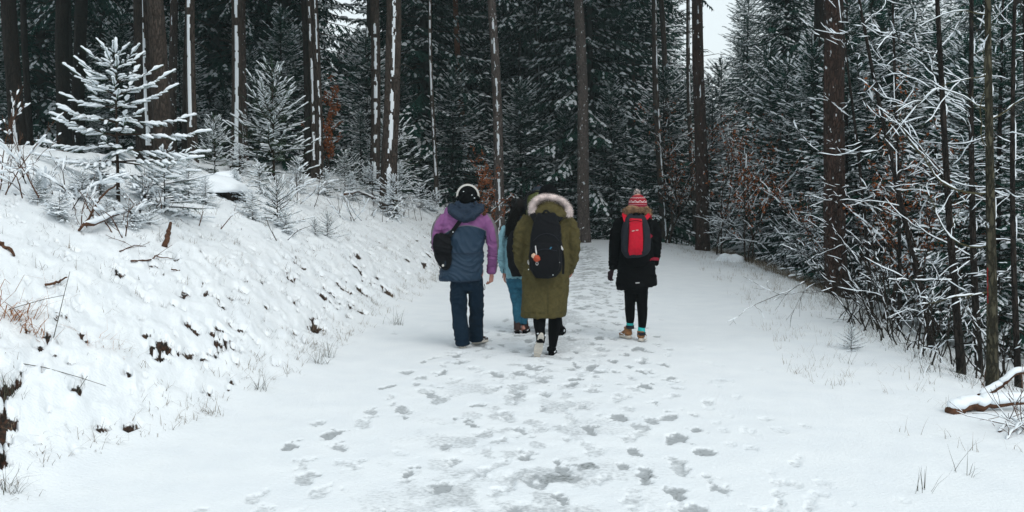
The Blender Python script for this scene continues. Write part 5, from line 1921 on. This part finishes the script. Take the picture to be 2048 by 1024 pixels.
# ---- woman in the olive parka ------------------------------------------------------------
B = Person(1093, 10.1, 'person in long olive parka with pale fur ruff and black backpack, one foot lifted')
p = B.p
J = dict(head=p(1095, 392, .03), neck=p(1096, 417), shL=p(1060, 436), shR=p(1132, 436), elL=p(1038, 494, .0), elR=p(1148, 490), wrL=p(1050, 540, .16), wrR=p(1136, 540, .16),
         hipL=p(1080, 560), hipR=p(1110, 560), knL=p(1081, 628, -.02), knR=p(1110, 632, .03), anL=p(1080, 678, -.28), anR=p(1104, 695, .0), toeL=p(1074, 712, -.16), toeR=p(1106, 698, .17))
J['anL'] = p(1081, 672, -.20); J['toeL'] = p(1076, 709, -.10)
B.add('body', body(B, J, 0.011, [('R', Vector((-.4, .5, -.4)), Vector((-1, 0, 0)), .6, -1), ('L', Vector((.4, .5, -.4)), Vector((1, 0, 0)), .6, 1)], .95))
eyes(B, J['head'])
pb = PB()
pb.loft([p(1080, 590), p(1079, 628, -.02), p(1079, 650, -.10), p(1081, 672, -.20), p(1081, 686, -.235)], [.082, .068, .060, .046, .042], 16, 4)
pb.loft([p(1110, 590), p(1110, 630, .03), p(1108, 662, .02), p(1105, 694, 0)], [.082, .068, .060, .040], 16, 4)
pb.loft([p(1095, 555), p(1095, 575), p(1095, 595)], [(.15, .12), (.16, .12), (.14, .10)], 18, 3)
B.add('leggings', pb.weld('leggings', [M['black']], .010, 2, folds(.004, 10, 18, 3)))
hB = p(1101, 709, -.05); hB.z = 0.015
shoe(B, 'shoe', hB, hB + Vector((.045, .23, 0)), hi=.08, wd=.040, m='black', sole='black', snow=True)
# trailing foot: heel up, sole turned to the viewer
he = p(1083, 669, -.28); to = p(1073, 716, -.14)
shoe(B, 'shoe', he, to, hi=.07, wd=.044, m='black', sole='sole', up=Vector((0.1, 1, .35)), shaft=p(1079, 668, -.19), snow=True)
pb = PB()
P_, R_ = B.rings([(418, 1080, 1114, .08), (426, 1066, 1128, .10), (436, 1052, 1141, .125), (455, 1049, 1142, .14), (490, 1049, 1139, .145), (530, 1046, 1139, .16), (570, 1044, 1137, .17), (605, 1043, 1134, .18), (630, 1042, 1131, .185), (633, 1044, 1129, .18)])
pb.loft(P_, R_, 30, 4, 2.3)
pb.loft([p(1059, 438), p(1046, 458), p(1041, 488), p(1041, 515, .04), p(1051, 543, .14)], [.078, .076, .076, .070, .058], 18, 4)
pb.loft([p(1130, 438), p(1141, 456), p(1144, 486), p(1143, 515, .04), p(1134, 543, .14)], [.078, .076, .078, .070, .058], 18, 4)
xb = p(1095, 450).x
f1 = folds(0.015, 6, 12, 9, .5, .5); f2 = folds(0.013, 6, 3.5, 7, .25, .6)
coat = B.add('parka', pb.weld('parka', [M['olive']], .009, 2, lambda c: f1(c) if (abs(c.x - xb) > .19 and c.z > .75) or c.z > 1.2 else f2(c)))
cord(B, [p(1047, 624, -.12), p(1060, 625, -.165), p(1095, 626, -.182), p(1120, 625, -.15), p(1128, 624, -.10)], .0030, 'olived', 'hem_seam', coat)
cord(B, [p(1096, 553, -.175), p(1096, 590, -.19), p(1096, 628, -.195)], .0028, 'olived', 'back_seam', coat)
# hood lying on the back, with fur ruff
pb = PB()
pb.ball(p(1099, 421, -.085), (.155, .10, .075))
pb.loft([p(1074, 413, -.03), p(1082, 428, -.15), p(1100, 437, -.17), p(1120, 430, -.15), p(1132, 416, -.03)], [(.05, .04), (.06, .05), (.065, .05), (.06, .05), (.05, .04)], 14, 5, ref=(0, 0, 1))
pb.ball(p(1100, 410, -.05), (.13, .09, .05))
hd = B.add('hood', pb.weld('hood', [M['olive']], .009, 3, folds(.014, 5, 9, 11, .7)))
arc = crom([p(1066, 426, -.12), p(1065, 412, -.13), p(1073, 400, -.12), p(1090, 394, -.11), p(1110, 396, -.11), p(1126, 403, -.12), p(1136, 415, -.13), p(1137, 430, -.12)], 8)
vb = VB(); vb.tube(arc, [.020 + .010 * math.sin(math.pi * k / (len(arc) - 1)) for k in range(len(arc))], 10)
B.add('fur_ruff_base', vb.mesh('fur_ruff_base', [M['fur']]), hd)
q = np.random.RandomState(4)
N = 9000
arr = np.array([tuple(v) for v in arc])
ti = q.rand(N) * (len(arr) - 1.001); i0 = ti.astype(int); fr = (ti - i0)[:, None]
C0 = arr[i0] * (1 - fr) + arr[i0 + 1] * fr; T0 = arr[i0 + 1] - arr[i0]; T0 /= np.linalg.norm(T0, axis=1)[:, None]
D0 = q.normal(0, 1, (N, 3)); D0 -= (D0 * T0).sum(1)[:, None] * T0; D0 /= np.linalg.norm(D0, axis=1)[:, None]
D1 = D0 + T0 * q.normal(0, .5, (N, 1)) + np.array([0, -.15, -.15]); D1 /= np.linalg.norm(D1, axis=1)[:, None]
Pb = C0 + D0 * .018; Ln = (0.026 + .020 * q.rand(N))[:, None]
Sx = np.cross(D1, T0); Sx /= np.linalg.norm(Sx, axis=1)[:, None] + 1e-6
Pm = Pb + D1 * Ln * .55; Pt = Pm + (D1 + np.array([0, 0, -.5])) * Ln * .45
V = np.stack([Pb - Sx * .0012, Pb + Sx * .0012, Pm - Sx * .0010, Pm + Sx * .0010, Pt], 1).reshape(-1, 3)
b_ = (np.arange(N) * 5)[:, None]
T = np.concatenate([b_ + [0, 1, 3], b_ + [0, 3, 2], b_ + [2, 3, 4]])
o = link('fur', tri_mesh('fur', V, T, None, [M['fur']]), hd); o['kind'] = 'stuff'
pb = PB(); pb.ball(p(1097, 388, .03), (.103, .118, .100)).ball(p(1097, 399, .02), (.102, .112, .07))
B.add('beanie', pb.weld('beanie', [M['black']], .008, 2, folds(.003, 16, 16, 2)))
# backpack
pb = PB()
P_, R_ = B.rings([(427, 1076, 1110, .05, -.19), (436, 1069, 1117, .075, -.20), (455, 1064, 1121, .09, -.22), (485, 1060, 1124, .105, -.23), (515, 1058, 1125, .115, -.24), (538, 1060, 1123, .11, -.24), (552, 1070, 1114, .07, -.22)])
pb.loft(P_, R_, 26, 4, 2.8)
P_, R_ = B.rings([(488, 1068, 1116, .04, -.31), (500, 1064, 1119, .05, -.32), (530, 1064, 1119, .055, -.33), (545, 1071, 1112, .04, -.30)])
pb.loft(P_, R_, 22, 4, 3.2)
pk = B.add('backpack', pb.weld('backpack', [M['nylon']], .009, 2, folds(.008, 6, 7, 14, .2)))
cord(B, [p(1066, 482, -.31), p(1080, 470, -.325), p(1092, 467, -.33), p(1106, 470, -.325), p(1119, 482, -.31)], .004, 'char', 'zip', pk)
cord(B, [p(1069, 502, -.37), p(1092, 498, -.38), p(1114, 502, -.37)], .004, 'char', 'zip', pk)
strap(B, [p(1072, 440, -.24), p(1065, 428, -.16), p(1062, 424, -.05), p(1060, 436, .12)], .06, .014, 'nylon', 'strap', pk)
strap(B, [p(1115, 440, -.24), p(1124, 428, -.16), p(1129, 424, -.05), p(1132, 436, .12)], .06, .014, 'nylon', 'strap', pk)
strap(B, [p(1085, 428, -.24), p(1092, 421, -.26), p(1100, 428, -.24)], .02, .006, 'nylon', 'grab_loop', pk)
strap(B, [p(1124, 500, -.20), p(1127, 520, -.20), p(1126, 548, -.20)], .022, .005, 'nylon', 'strap', pk)
# zip pull and charms
kc = cord(B, [p(1071, 492, -.36), p(1071, 498, -.385), p(1072, 505, -.39), p(1074, 513, -.39)], .0035, 'metal', 'key_chain', pk)
for k in range(6):
    ballmesh(B, 'chain_link', p(1071 + .4 * k, 493 + 2.6 * k, -.39), (.006, .003, .008), 'metal', kc)
ballmesh(B, 'pompom', p(1067.5, 511.5, -.39), .023, 'beige', pk, .35)
ballmesh(B, 'pompom', p(1073.5, 517, -.40), .032, 'orange', pk, .35)
cord(B, [p(1074, 523, -.40), p(1071.5, 527, -.40), p(1074, 530.5, -.40), p(1076.5, 527, -.40), p(1074, 523, -.40)], .0025, 'metal', 'ring', pk, 5)
cord(B, [p(1121, 491, -.28), p(1124, 495, -.30), p(1126, 500, -.30), p(1123, 497, -.30), p(1121, 491, -.28)], .006, 'metal', 'carabiner', pk)
cord(B, [p(1056.5, 520, -.26), p(1055.5, 525, -.27), p(1057.5, 529, -.27), p(1057.5, 523, -.26)], .0035, 'metal', 'carabiner', pk)
for (a, b2) in ((1057, 539), (1106, 550), (1119, 525)):
    ballmesh(B, 'snow_fleck', p(a, b2, -.34), .005, 'snow', pk)
strap(B, [p(1100, 498, -.40), p(1103, 494, -.395)], .012, .003, mat('blue_tab', (0.02, .12, .2), .7), 'tab', pk)

# ---- woman in the denim jacket ------------------------------------------------------------
C_ = Person(1036, 11.7, 'person with long black hair, light denim jacket and blue jeans behind the purple jacket')
p = C_.p
J = dict(head=p(1038, 418), neck=p(1036, 438), shL=p(1016, 455), shR=p(1058, 455), elL=p(1003, 505), elR=p(1068, 505), wrL=p(1009, 548, .03), wrR=p(1066, 545, .05),
         hipL=p(1029, 556), hipR=p(1049, 556), knL=p(1032, 606, .03), knR=p(1049, 604, .14), anL=p(1034, 655, 0), anR=p(1048, 655, .0), toeL=p(1034, 657, .17), toeR=p(1052, 655, .2))
C_.add('body', body(C_, J, .012, [('L', Vector((0, .2, -1)), Vector((1, 0, 0)), .6, 1)], .9, .094))
eyes(C_, J['head'])
pb = PB()
pb.loft([p(1037, 545), p(1037, 560), p(1038, 575)], [(C_.k(24), .12), (C_.k(25), .125), (C_.k(22), .10)], 20, 4)
pb.loft([p(1027, 562), p(1030, 585, .02), p(1033, 607, .03), p(1034, 628, .0), p(1035, 648, 0)], [(.080, .09), (.070, .08), (.054, .06), (.050, .056), (.040, .042)], 16, 4)
pb.loft([p(1048, 562), p(1050, 585, .02), p(1050, 607, .03), p(1049, 628, .0), p(1048, 648, 0)], [(.075, .09), (.066, .08), (.054, .06), (.050, .056), (.040, .042)], 16, 4)
C_.add('jeans', pb.weld('jeans', [M['jeans']], .009, 2, folds(.005, 10, 16, 5)))
for hx, tx, hy in ((1035, 1034, 0), (1048, 1052, .03)):
    a = p(hx, 667, hy - .05); a.z = .014
    shoe(C_, 'ankle_boot', a, a + Vector(((tx - hx) * .006 + .03 * (hx > 1040), .225, 0)), hi=.15, wd=.038, m='brownl', sole='black', shaft=p(hx, 640, 0), snow=True)
pb = PB()
P_, R_ = C_.rings([(440, 1026, 1048, .07), (448, 1014, 1060, .10), (465, 1010, 1062, .12), (500, 1010, 1061, .12), (535, 1011, 1062, .125), (553, 1012, 1062, .13), (556, 1013, 1061, .12)])
pb.loft(P_, R_, 24, 4, 2.2)
pb.loft([p(1016, 456), p(1006, 475), p(1003, 503), p(1005, 525), p(1009, 545, .03)], [.068, .066, .060, .052, .044], 16, 4)
pb.loft([p(1058, 456), p(1064, 475), p(1067, 503), p(1067, 525), p(1066, 545, .03)], [.066, .060, .054, .050, .044], 16, 4)
dj = C_.add('denim_jacket', pb.weld('denim_jacket', [M['denimj']], .009, 2, folds(.013, 7, 14, 15, .2)))
cord(C_, [p(1007, 538, -.03), p(1006, 550, -.03), p(1005, 556, -.03)], .004, 'black', 'cuff_cord', dj)
pb = PB()
P_, R_ = C_.rings([(462, 1020, 1052, .06, -.15), (475, 1016, 1056, .09, -.16), (500, 1013, 1058, .10, -.17), (530, 1016, 1060, .10, -.17), (550, 1024, 1058, .07, -.15)])
pb.loft(P_, R_, 22, 4, 2.6)
cb = C_.add('backpack', pb.weld('backpack', [M['nylon']], .010, 2, folds(.006, 6, 8, 3)))
strap(C_, [p(1022, 470, -.16), p(1015, 455, -.10), p(1016, 448, .0)], .05, .012, 'nylon', 'strap', cb)
pb = PB(); pb.ball(p(1038, 416, 0), (.100, .112, .118)).loft([p(1036, 425, -.06), p(1030, 445, -.11), p(1024, 462, -.13), p(1016, 474, -.14)], [(.085, .05), (.095, .05), (.09, .035), (.05, .02)], 16, 4)
hm = C_.add('hair', pb.weld('hair', [M['hairb']], .009, 2, folds(.010, 22, 2, 8)))
q = random.Random(6); cs = []
for k in range(420):
    t = q.random(); a = q.uniform(-1, 1)
    s0 = p(1036 + 13 * a, 410 + 14 * t, -.085 + .05 * a * a)
    e = p(1017 + 22 * t + q.uniform(-5, 5) - 13 * (1 - t) * .5, 470 + 14 * q.random() - 8 * t, -.17 + q.uniform(-.02, .02))
    mid = s0.lerp(e, .5) + Vector((.012 * q.uniform(-1, 1), -.035, 0))
    cs.append(crom([s0, mid, e], 3))
hairs(cs, .0028, 'hairb', 'hair_strands', C_, hm)

# ---- person mostly hidden behind the parka ----------------------------------------------------
D_ = Person(1090, 11.6, 'person mostly hidden behind the olive parka, with slate jacket and moss green pack')
p = D_.p
J = dict(head=p(1078, 390, .04), neck=p(1082, 412), shL=p(1046, 436), shR=p(1134, 436), elL=p(1032, 490), elR=p(1145, 488), wrL=p(1034, 537, .03), wrR=p(1143, 535, .04),
         hipL=p(1074, 553), hipR=p(1106, 553), knL=p(1076, 615, .10), knR=p(1110, 612), anL=p(1080, 655, .20), anR=p(1119, 662, -.04), toeL=p(1078, 657, .38), toeR=p(1123, 664, .12))
D_.add('body', body(D_, J, .0085, [('L', Vector((.15, .1, -1)), Vector((.9, .3, .1)), .8, 1), ('R', Vector((0, .2, -1)), Vector((-1, 0, 0)), .7, -1)]))
eyes(D_, J['head'])
pb = PB()
pb.loft([p(1090, 540), p(1090, 556), p(1090, 575)], [(.19, .13), (.19, .13), (.17, .10)], 20, 4)
pb.loft([p(1074, 560), p(1076, 600, .08), p(1078, 630, .14), p(1080, 655, .19)], [.095, .080, .070, .062], 16, 4)
pb.loft([p(1106, 560), p(1109, 600, .02), p(1113, 630), p(1118, 661, -.04)], [.095, .080, .066, .050], 16, 4)
D_.add('trousers', pb.weld('trousers', [M['black']], .011, 2, folds(.008, 6, 12, 3)))
a = p(1120, 678, -.09); a.z = .02
shoe(D_, 'shoe', a, a + Vector((.05, .24, 0)), m='black', sole='black', snow=True, wd=.044)
a = p(1080, 668, .16); a.z = .02
shoe(D_, 'shoe', a, a + Vector((.0, .24, 0)), m='black', sole='black', wd=.044)
pb = PB()
P_, R_ = D_.rings([(412, 1068, 1098, .08), (422, 1056, 1118, .10), (434, 1044, 1138, .13), (455, 1042, 1140, .14), (500, 1042, 1138, .14), (540, 1042, 1136, .15), (552, 1044, 1134, .14)])
pb.loft(P_, R_, 26, 4, 2.3)
pb.loft([p(1050, 436), p(1039, 455), p(1034, 490), p(1034, 515), p(1035, 537, .03)], [.070, .066, .062, .056, .050], 16, 4)
pb.loft([p(1132, 436), p(1142, 455), p(1145, 488), p(1144, 515), p(1143, 537, .03)], [.070, .066, .062, .056, .050], 16, 4)
D_.add('jacket', pb.weld('jacket', [M['slate']], .010, 2, folds(.010, 7, 14, 21, .3)))
pb = PB(); pb.ball(p(1079, 388, .04), (.102, .116, .095))
D_.add('cap', pb.weld('cap', [M['slate']], .009, 2, folds(.005, 12, 14, 9)))
pb = PB()
P_, R_ = D_.rings([(386, 1056, 1080, .05, -.16), (395, 1053, 1090, .08, -.18), (420, 1052, 1098, .10, -.20), (460, 1052, 1100, .11, -.20), (500, 1054, 1100, .11, -.20), (520, 1060, 1096, .08, -.18)])
pb.loft(P_, R_, 22, 4, 3)
gp = D_.add('backpack', pb.weld('backpack', [M['green']], .010, 2, folds(.010, 6, 8, 13)))
strap(D_, [p(1052.5, 420, -.27), p(1051.5, 402, -.26), p(1056, 388, -.22), p(1068, 384, -.22), p(1080, 384, -.22)], .03, .02, 'nylon', 'strap', gp)
strap(D_, [p(1056, 410, -.12), p(1050, 420, -.05), p(1050, 436, .12)], .06, .014, 'nylon', 'strap', gp)

# ---- woman with the red backpack ----------------------------------------------------------------
E = Person(1272, 11.1, 'person in black coat with red and grey backpack and red patterned bobble hat')
p = E.p
J = dict(head=p(1275, 406), neck=p(1273, 425), shL=p(1244, 443), shR=p(1301, 443), elL=p(1231, 495), elR=p(1309, 492), wrL=p(1225, 538, .02), wrR=p(1308, 530, .10),
         hipL=p(1260, 560), hipR=p(1284, 560), knL=p(1260, 605, .08), knR=p(1283, 610, .0), anL=p(1258, 653, .12), anR=p(1283, 667, 0), toeL=p(1252, 655, .28), toeR=p(1285, 669, .18))
E.add('body', body(E, J, .012, [], .9, .096))
eyes(E, J['head'])
pb = PB()
pb.loft([p(1272, 555), p(1272, 570), p(1272, 585)], [(.135, .12), (.14, .12), (.12, .09)], 18, 4)
pb.loft([p(1260, 575), p(1260, 600, .06), p(1260, 625, .10), p(1260, 645, .12)], [(.068, .08), (.061, .07), (.055, .06), (.044, .046)], 16, 4)
pb.loft([p(1284, 575), p(1284, 605, 0), p(1285, 630, 0), p(1284, 655, 0)], [(.070, .08), (.062, .07), (.056, .06), (.044, .046)], 16, 4)
E.add('leggings', pb.weld('leggings', [M['black']], .009, 2, folds(.003, 10, 18, 3)))
for (cx_, y0_, dy_) in ((1260, 641, .12), (1283, 654, 0)):
    pb = PB(); pb.loft([p(cx_, y0_, dy_), p(cx_, y0_ + 6, dy_), p(cx_, y0_ + 14, dy_)], [.040, .041, .038], 14, 3)
    E.add('sock', pb.raw('sock', [M['teal']]))
a = p(1261, 672, .07); a.z = .03
shoe(E, 'boot', a, a + Vector((-.09, .21, -.01)), m='tan', sole='sole', hi=.12, wd=.042, snow=True)
a = p(1280, 681, -.05); a.z = .015
shoe(E, 'boot', a, a + Vector((.075, .22, 0)), m='tan', sole='sole', hi=.11, wd=.042, snow=True)
for (cx_, y0_, dy_) in ((1260, 651, .10), (1283, 664, -.01)):
    pb = PB(); pb.loft([p(cx_, y0_, dy_), p(cx_, y0_ + 6, dy_)], [(.046, .05), (.048, .052)], 14, 2)
    E.add('boot_collar', pb.raw('boot_collar', [M['char']]))
pb = PB()
P_, R_ = E.rings([(424, 1262, 1285, .07), (431, 1250, 1296, .09), (441, 1237, 1308, .115), (460, 1236, 1308, .125), (490, 1238, 1306, .12), (520, 1237, 1308, .125), (550, 1234, 1312, .15), (570, 1232, 1314, .17), (575, 1234, 1313, .165)])
pb.loft(P_, R_, 26, 4, 2.2)
pb.loft([p(1243, 442), p(1233, 462), p(1229, 492), p(1226, 515), p(1226, 538, .02)], [.068, .064, .058, .052, .046], 16, 4)
pb.loft([p(1302, 442), p(1309, 460), p(1312, 490), p(1311, 510, .04), p(1308, 527, .10)], [.068, .064, .060, .054, .048], 16, 4)
ct = E.add('coat', pb.weld('coat', [M['black']], .009, 2, folds(.010, 7, 12, 17, .3)))
strap(E, [p(1271, 566, -.172), p(1279, 565.5, -.172)], .010, .003, 'metal', 'clasp', ct)
pb = PB(); pb.ball(p(1273, 431, -.02), (.125, .10, .055))
E.add('collar', pb.weld('collar', [M['black']], .009, 2, folds(.008, 12, 12, 5)))
# gloves, closed in a loose fist
pb = PB(); hand(pb, p(1224, 541, .02), Vector((-.30, .05, -1)), Vector((.6, .5, 0)), 1.0, .7, 1)
E.add('glove', pb.weld('glove', [cloth('dark_plum_glove', (.018, .006, .010))], .006, 2))
pb = PB(); hand(pb, p(1312, 518, -.02), Vector((-.8, -.45, .1)), Vector((0, .4, -1)), 1.0, .5, 1)
E.add('glove', pb.weld('glove', [M['glove']], .006, 2))
# backpack
pb = PB()
P_, R_ = E.rings([(430, 1257, 1288, .05, -.14), (437, 1251, 1293, .07, -.15), (455, 1244, 1299, .085, -.17), (480, 1242, 1302, .095, -.18), (500, 1243, 1301, .095, -.18), (510, 1250, 1296, .07, -.16)])
pb.loft(P_, R_, 26, 4, 2.7)


def redness(co):
    return 0


bp_ = E.add('backpack', pb.weld('backpack', [M['char']], .009, 2, folds(.006, 6, 7, 2)))
# red centre panel standing slightly proud
pb = PB()
P_, R_ = E.rings([(438, 1259, 1284, .03, -.225), (448, 1258, 1285, .035, -.24), (470, 1257, 1286, .035, -.262), (495, 1256, 1286, .035, -.262), (508, 1257, 1285, .03, -.235)])
pb.loft(P_, R_, 20, 4, 4)
rp = E.add('front_panel', pb.weld('front_panel', [M['red']], .006, 2, folds(.005, 8, 8, 6)), bp_, 'bright red centre panel')
cord(E, [p(1258, 443, -.275), p(1271, 441, -.285), p(1284, 443, -.275)], .004, 'black', 'zip', bp_)
cord(E, [p(1258, 447, -.265), p(1257, 475, -.285), p(1256, 505, -.27)], .003, 'black', 'zip', bp_)
cord(E, [p(1285, 447, -.265), p(1287, 475, -.285), p(1286, 505, -.27)], .003, 'black', 'zip', bp_)
# small pale wordmark (illegible in the photograph) as a run of tiny strokes
for k in range(7):
    if k == 3: continue
    strap(E, [p(1264 + 1.9 * k, 462.2 - .35 * k, -.299), p(1265.2 + 1.9 * k, 462.0 - .35 * k, -.299)], .009 + .004 * (k % 2), .002, 'white', 'logo', rp)
strap(E, [p(1252, 443, -.20), p(1249, 432, -.12), p(1248, 428, .0), p(1246, 440, .11)], .045, .012, 'red', 'strap', bp_)
strap(E, [p(1288, 440, -.20), p(1297, 431, -.12), p(1299, 429, .0), p(1300, 440, .11)], .045, .012, 'red', 'strap', bp_)
strap(E, [p(1263, 433, -.19), p(1272, 427, -.21), p(1281, 433, -.19)], .02, .006, 'black', 'grab_loop', bp_)
strap(E, [p(1294, 468, -.22), p(1299, 474, -.22), p(1303, 470, -.20)], .035, .008, 'glove', 'strap', bp_)
pb = PB(); P_, R_ = E.rings([(505, 1246, 1300, .06, -.13), (520, 1247, 1298, .07, -.14), (530, 1254, 1290, .04, -.12)]); pb.loft(P_, R_, 20, 4, 2.6)
E.add('backpack_bottom', pb.weld('backpack_bottom', [M['black']], .010, 2, folds(.006, 7, 7, 4)), bp_)
# hat
def hat_mat():
    m = bpy.data.materials.new('fair_isle_knit'); m.use_nodes = True
    n = m.node_tree.nodes; l = m.node_tree.links; b = n['Principled BSDF']; b.inputs['Roughness'].default_value = .95
    tc = n.new('ShaderNodeTexCoord'); sp = n.new('ShaderNodeSeparateXYZ'); l.new(tc.outputs['Object'], sp.inputs[0])
    def mth(op, a, b_=None):
        x = n.new('ShaderNodeMath'); x.operation = op
        for i, v in enumerate((a, b_)):
            if v is None: continue
            if isinstance(v, (int, float)): x.inputs[i].default_value = v
            else: l.new(v, x.inputs[i])
        return x.outputs[0]
    ang = mth('ARCTAN2', sp.outputs['X'], sp.outputs['Y'])
    zig = mth('MULTIPLY', mth('SINE', mth('MULTIPLY', ang, 12.0)), .007)
    zig2 = mth('MULTIPLY', mth('SINE', mth('MULTIPLY', ang, 30.0)), .004)
    z = mth('SUBTRACT', sp.outputs['Z'], 0.0)
    def line(z0, w, zz):
        return mth('LESS_THAN', mth('ABSOLUTE', mth('SUBTRACT', zz, z0)), w)
    zz1 = mth('ADD', z, zig); zz2 = mth('ADD', z, zig2)
    L = [line(HZ + .016, .0032, z), line(HZ + .052, .0045, zz1), line(HZ + .040, .0022, z), line(HZ + .092, .0028, zz2)]
    s_ = L[0]
    for x in L[1:]: s_ = mth('MAXIMUM', s_, x)
    mx = n.new('ShaderNodeMix'); mx.data_type = 'RGBA'; l.new(s_, mx.inputs['Factor'])
    mx.inputs[6].default_value = (.23, .004, .014, 1); mx.inputs[7].default_value = (.48, .38, .38, 1)
    l.new(mx.outputs[2], b.inputs['Base Color'])
    return m


HC = p(1275.5, 402); HZ = p(1275, 412).z
loc = Vector((HC.x, 0, 0))
pb = PB()
Pq = [(412, 1257, 1294, .108), (404, 1257, 1294, .108), (397, 1260, 1291, .098), (391, 1266, 1285, .065), (388, 1272, 1279, .02)]
P_, R_ = E.rings(Pq)
pb.loft([v - loc for v in P_], R_, 28, 5)
ht = E.add('bobble_hat', pb.weld('bobble_hat', [hat_mat()], .006, 1)); ht.location = loc
pb = PB(); P_, R_ = E.rings([(415, 1257, 1294, .108), (409, 1256.5, 1294.5, .11)]); pb.loft([v - loc for v in P_], R_, 28, 3)
E.add('hat_brim', pb.raw('hat_brim', [cloth('wine_knit', (.20, .015, .035))]), ht)
q = random.Random(12); c = p(1274, 384) - loc; cs = [[], []]
for k in range(420):
    d = Vector((q.gauss(0, 1), q.gauss(0, 1), q.gauss(0, 1))).normalized()
    cs[q.random() < .45].append([c + d * .008, c + d * .025, c + d * q.uniform(.034, .044) - Vector((0, 0, .004))])
hairs(cs[0], .0028, 'fur', 'bobble', E, ht); hairs(cs[1], .0028, 'brownl', 'bobble_dark_yarn', E, ht)
# curly hair spilling out below the hat
q = random.Random(21); cs = []
for k in range(760):
    a = q.uniform(-1, 1)
    s0 = p(1275 + 17 * a, 410 + q.random() * 4, -.09 * math.sqrt(max(0, 1 - a * a)) - .01)
    L = q.uniform(9, 22) * (1.0 if abs(a) > .5 else .75); out = 12 * a + q.uniform(-4, 4)
    ph = q.uniform(0, 6); amp = q.uniform(.006, .014)
    pts = []
    for j in range(8):
        t = j / 7
        v = p(1275 + 17 * a + out * t ** .8, 411 + L * t, -.09 * math.sqrt(max(0, 1 - a * a * .9)) - .03 * t)
        pts.append(v + Vector((amp * math.sin(ph + 9 * t) * t, amp * math.cos(ph + 9 * t), 0)))
    cs.append(pts)
hr_ = hairs(cs, .0026, 'hairc', 'hair', E)
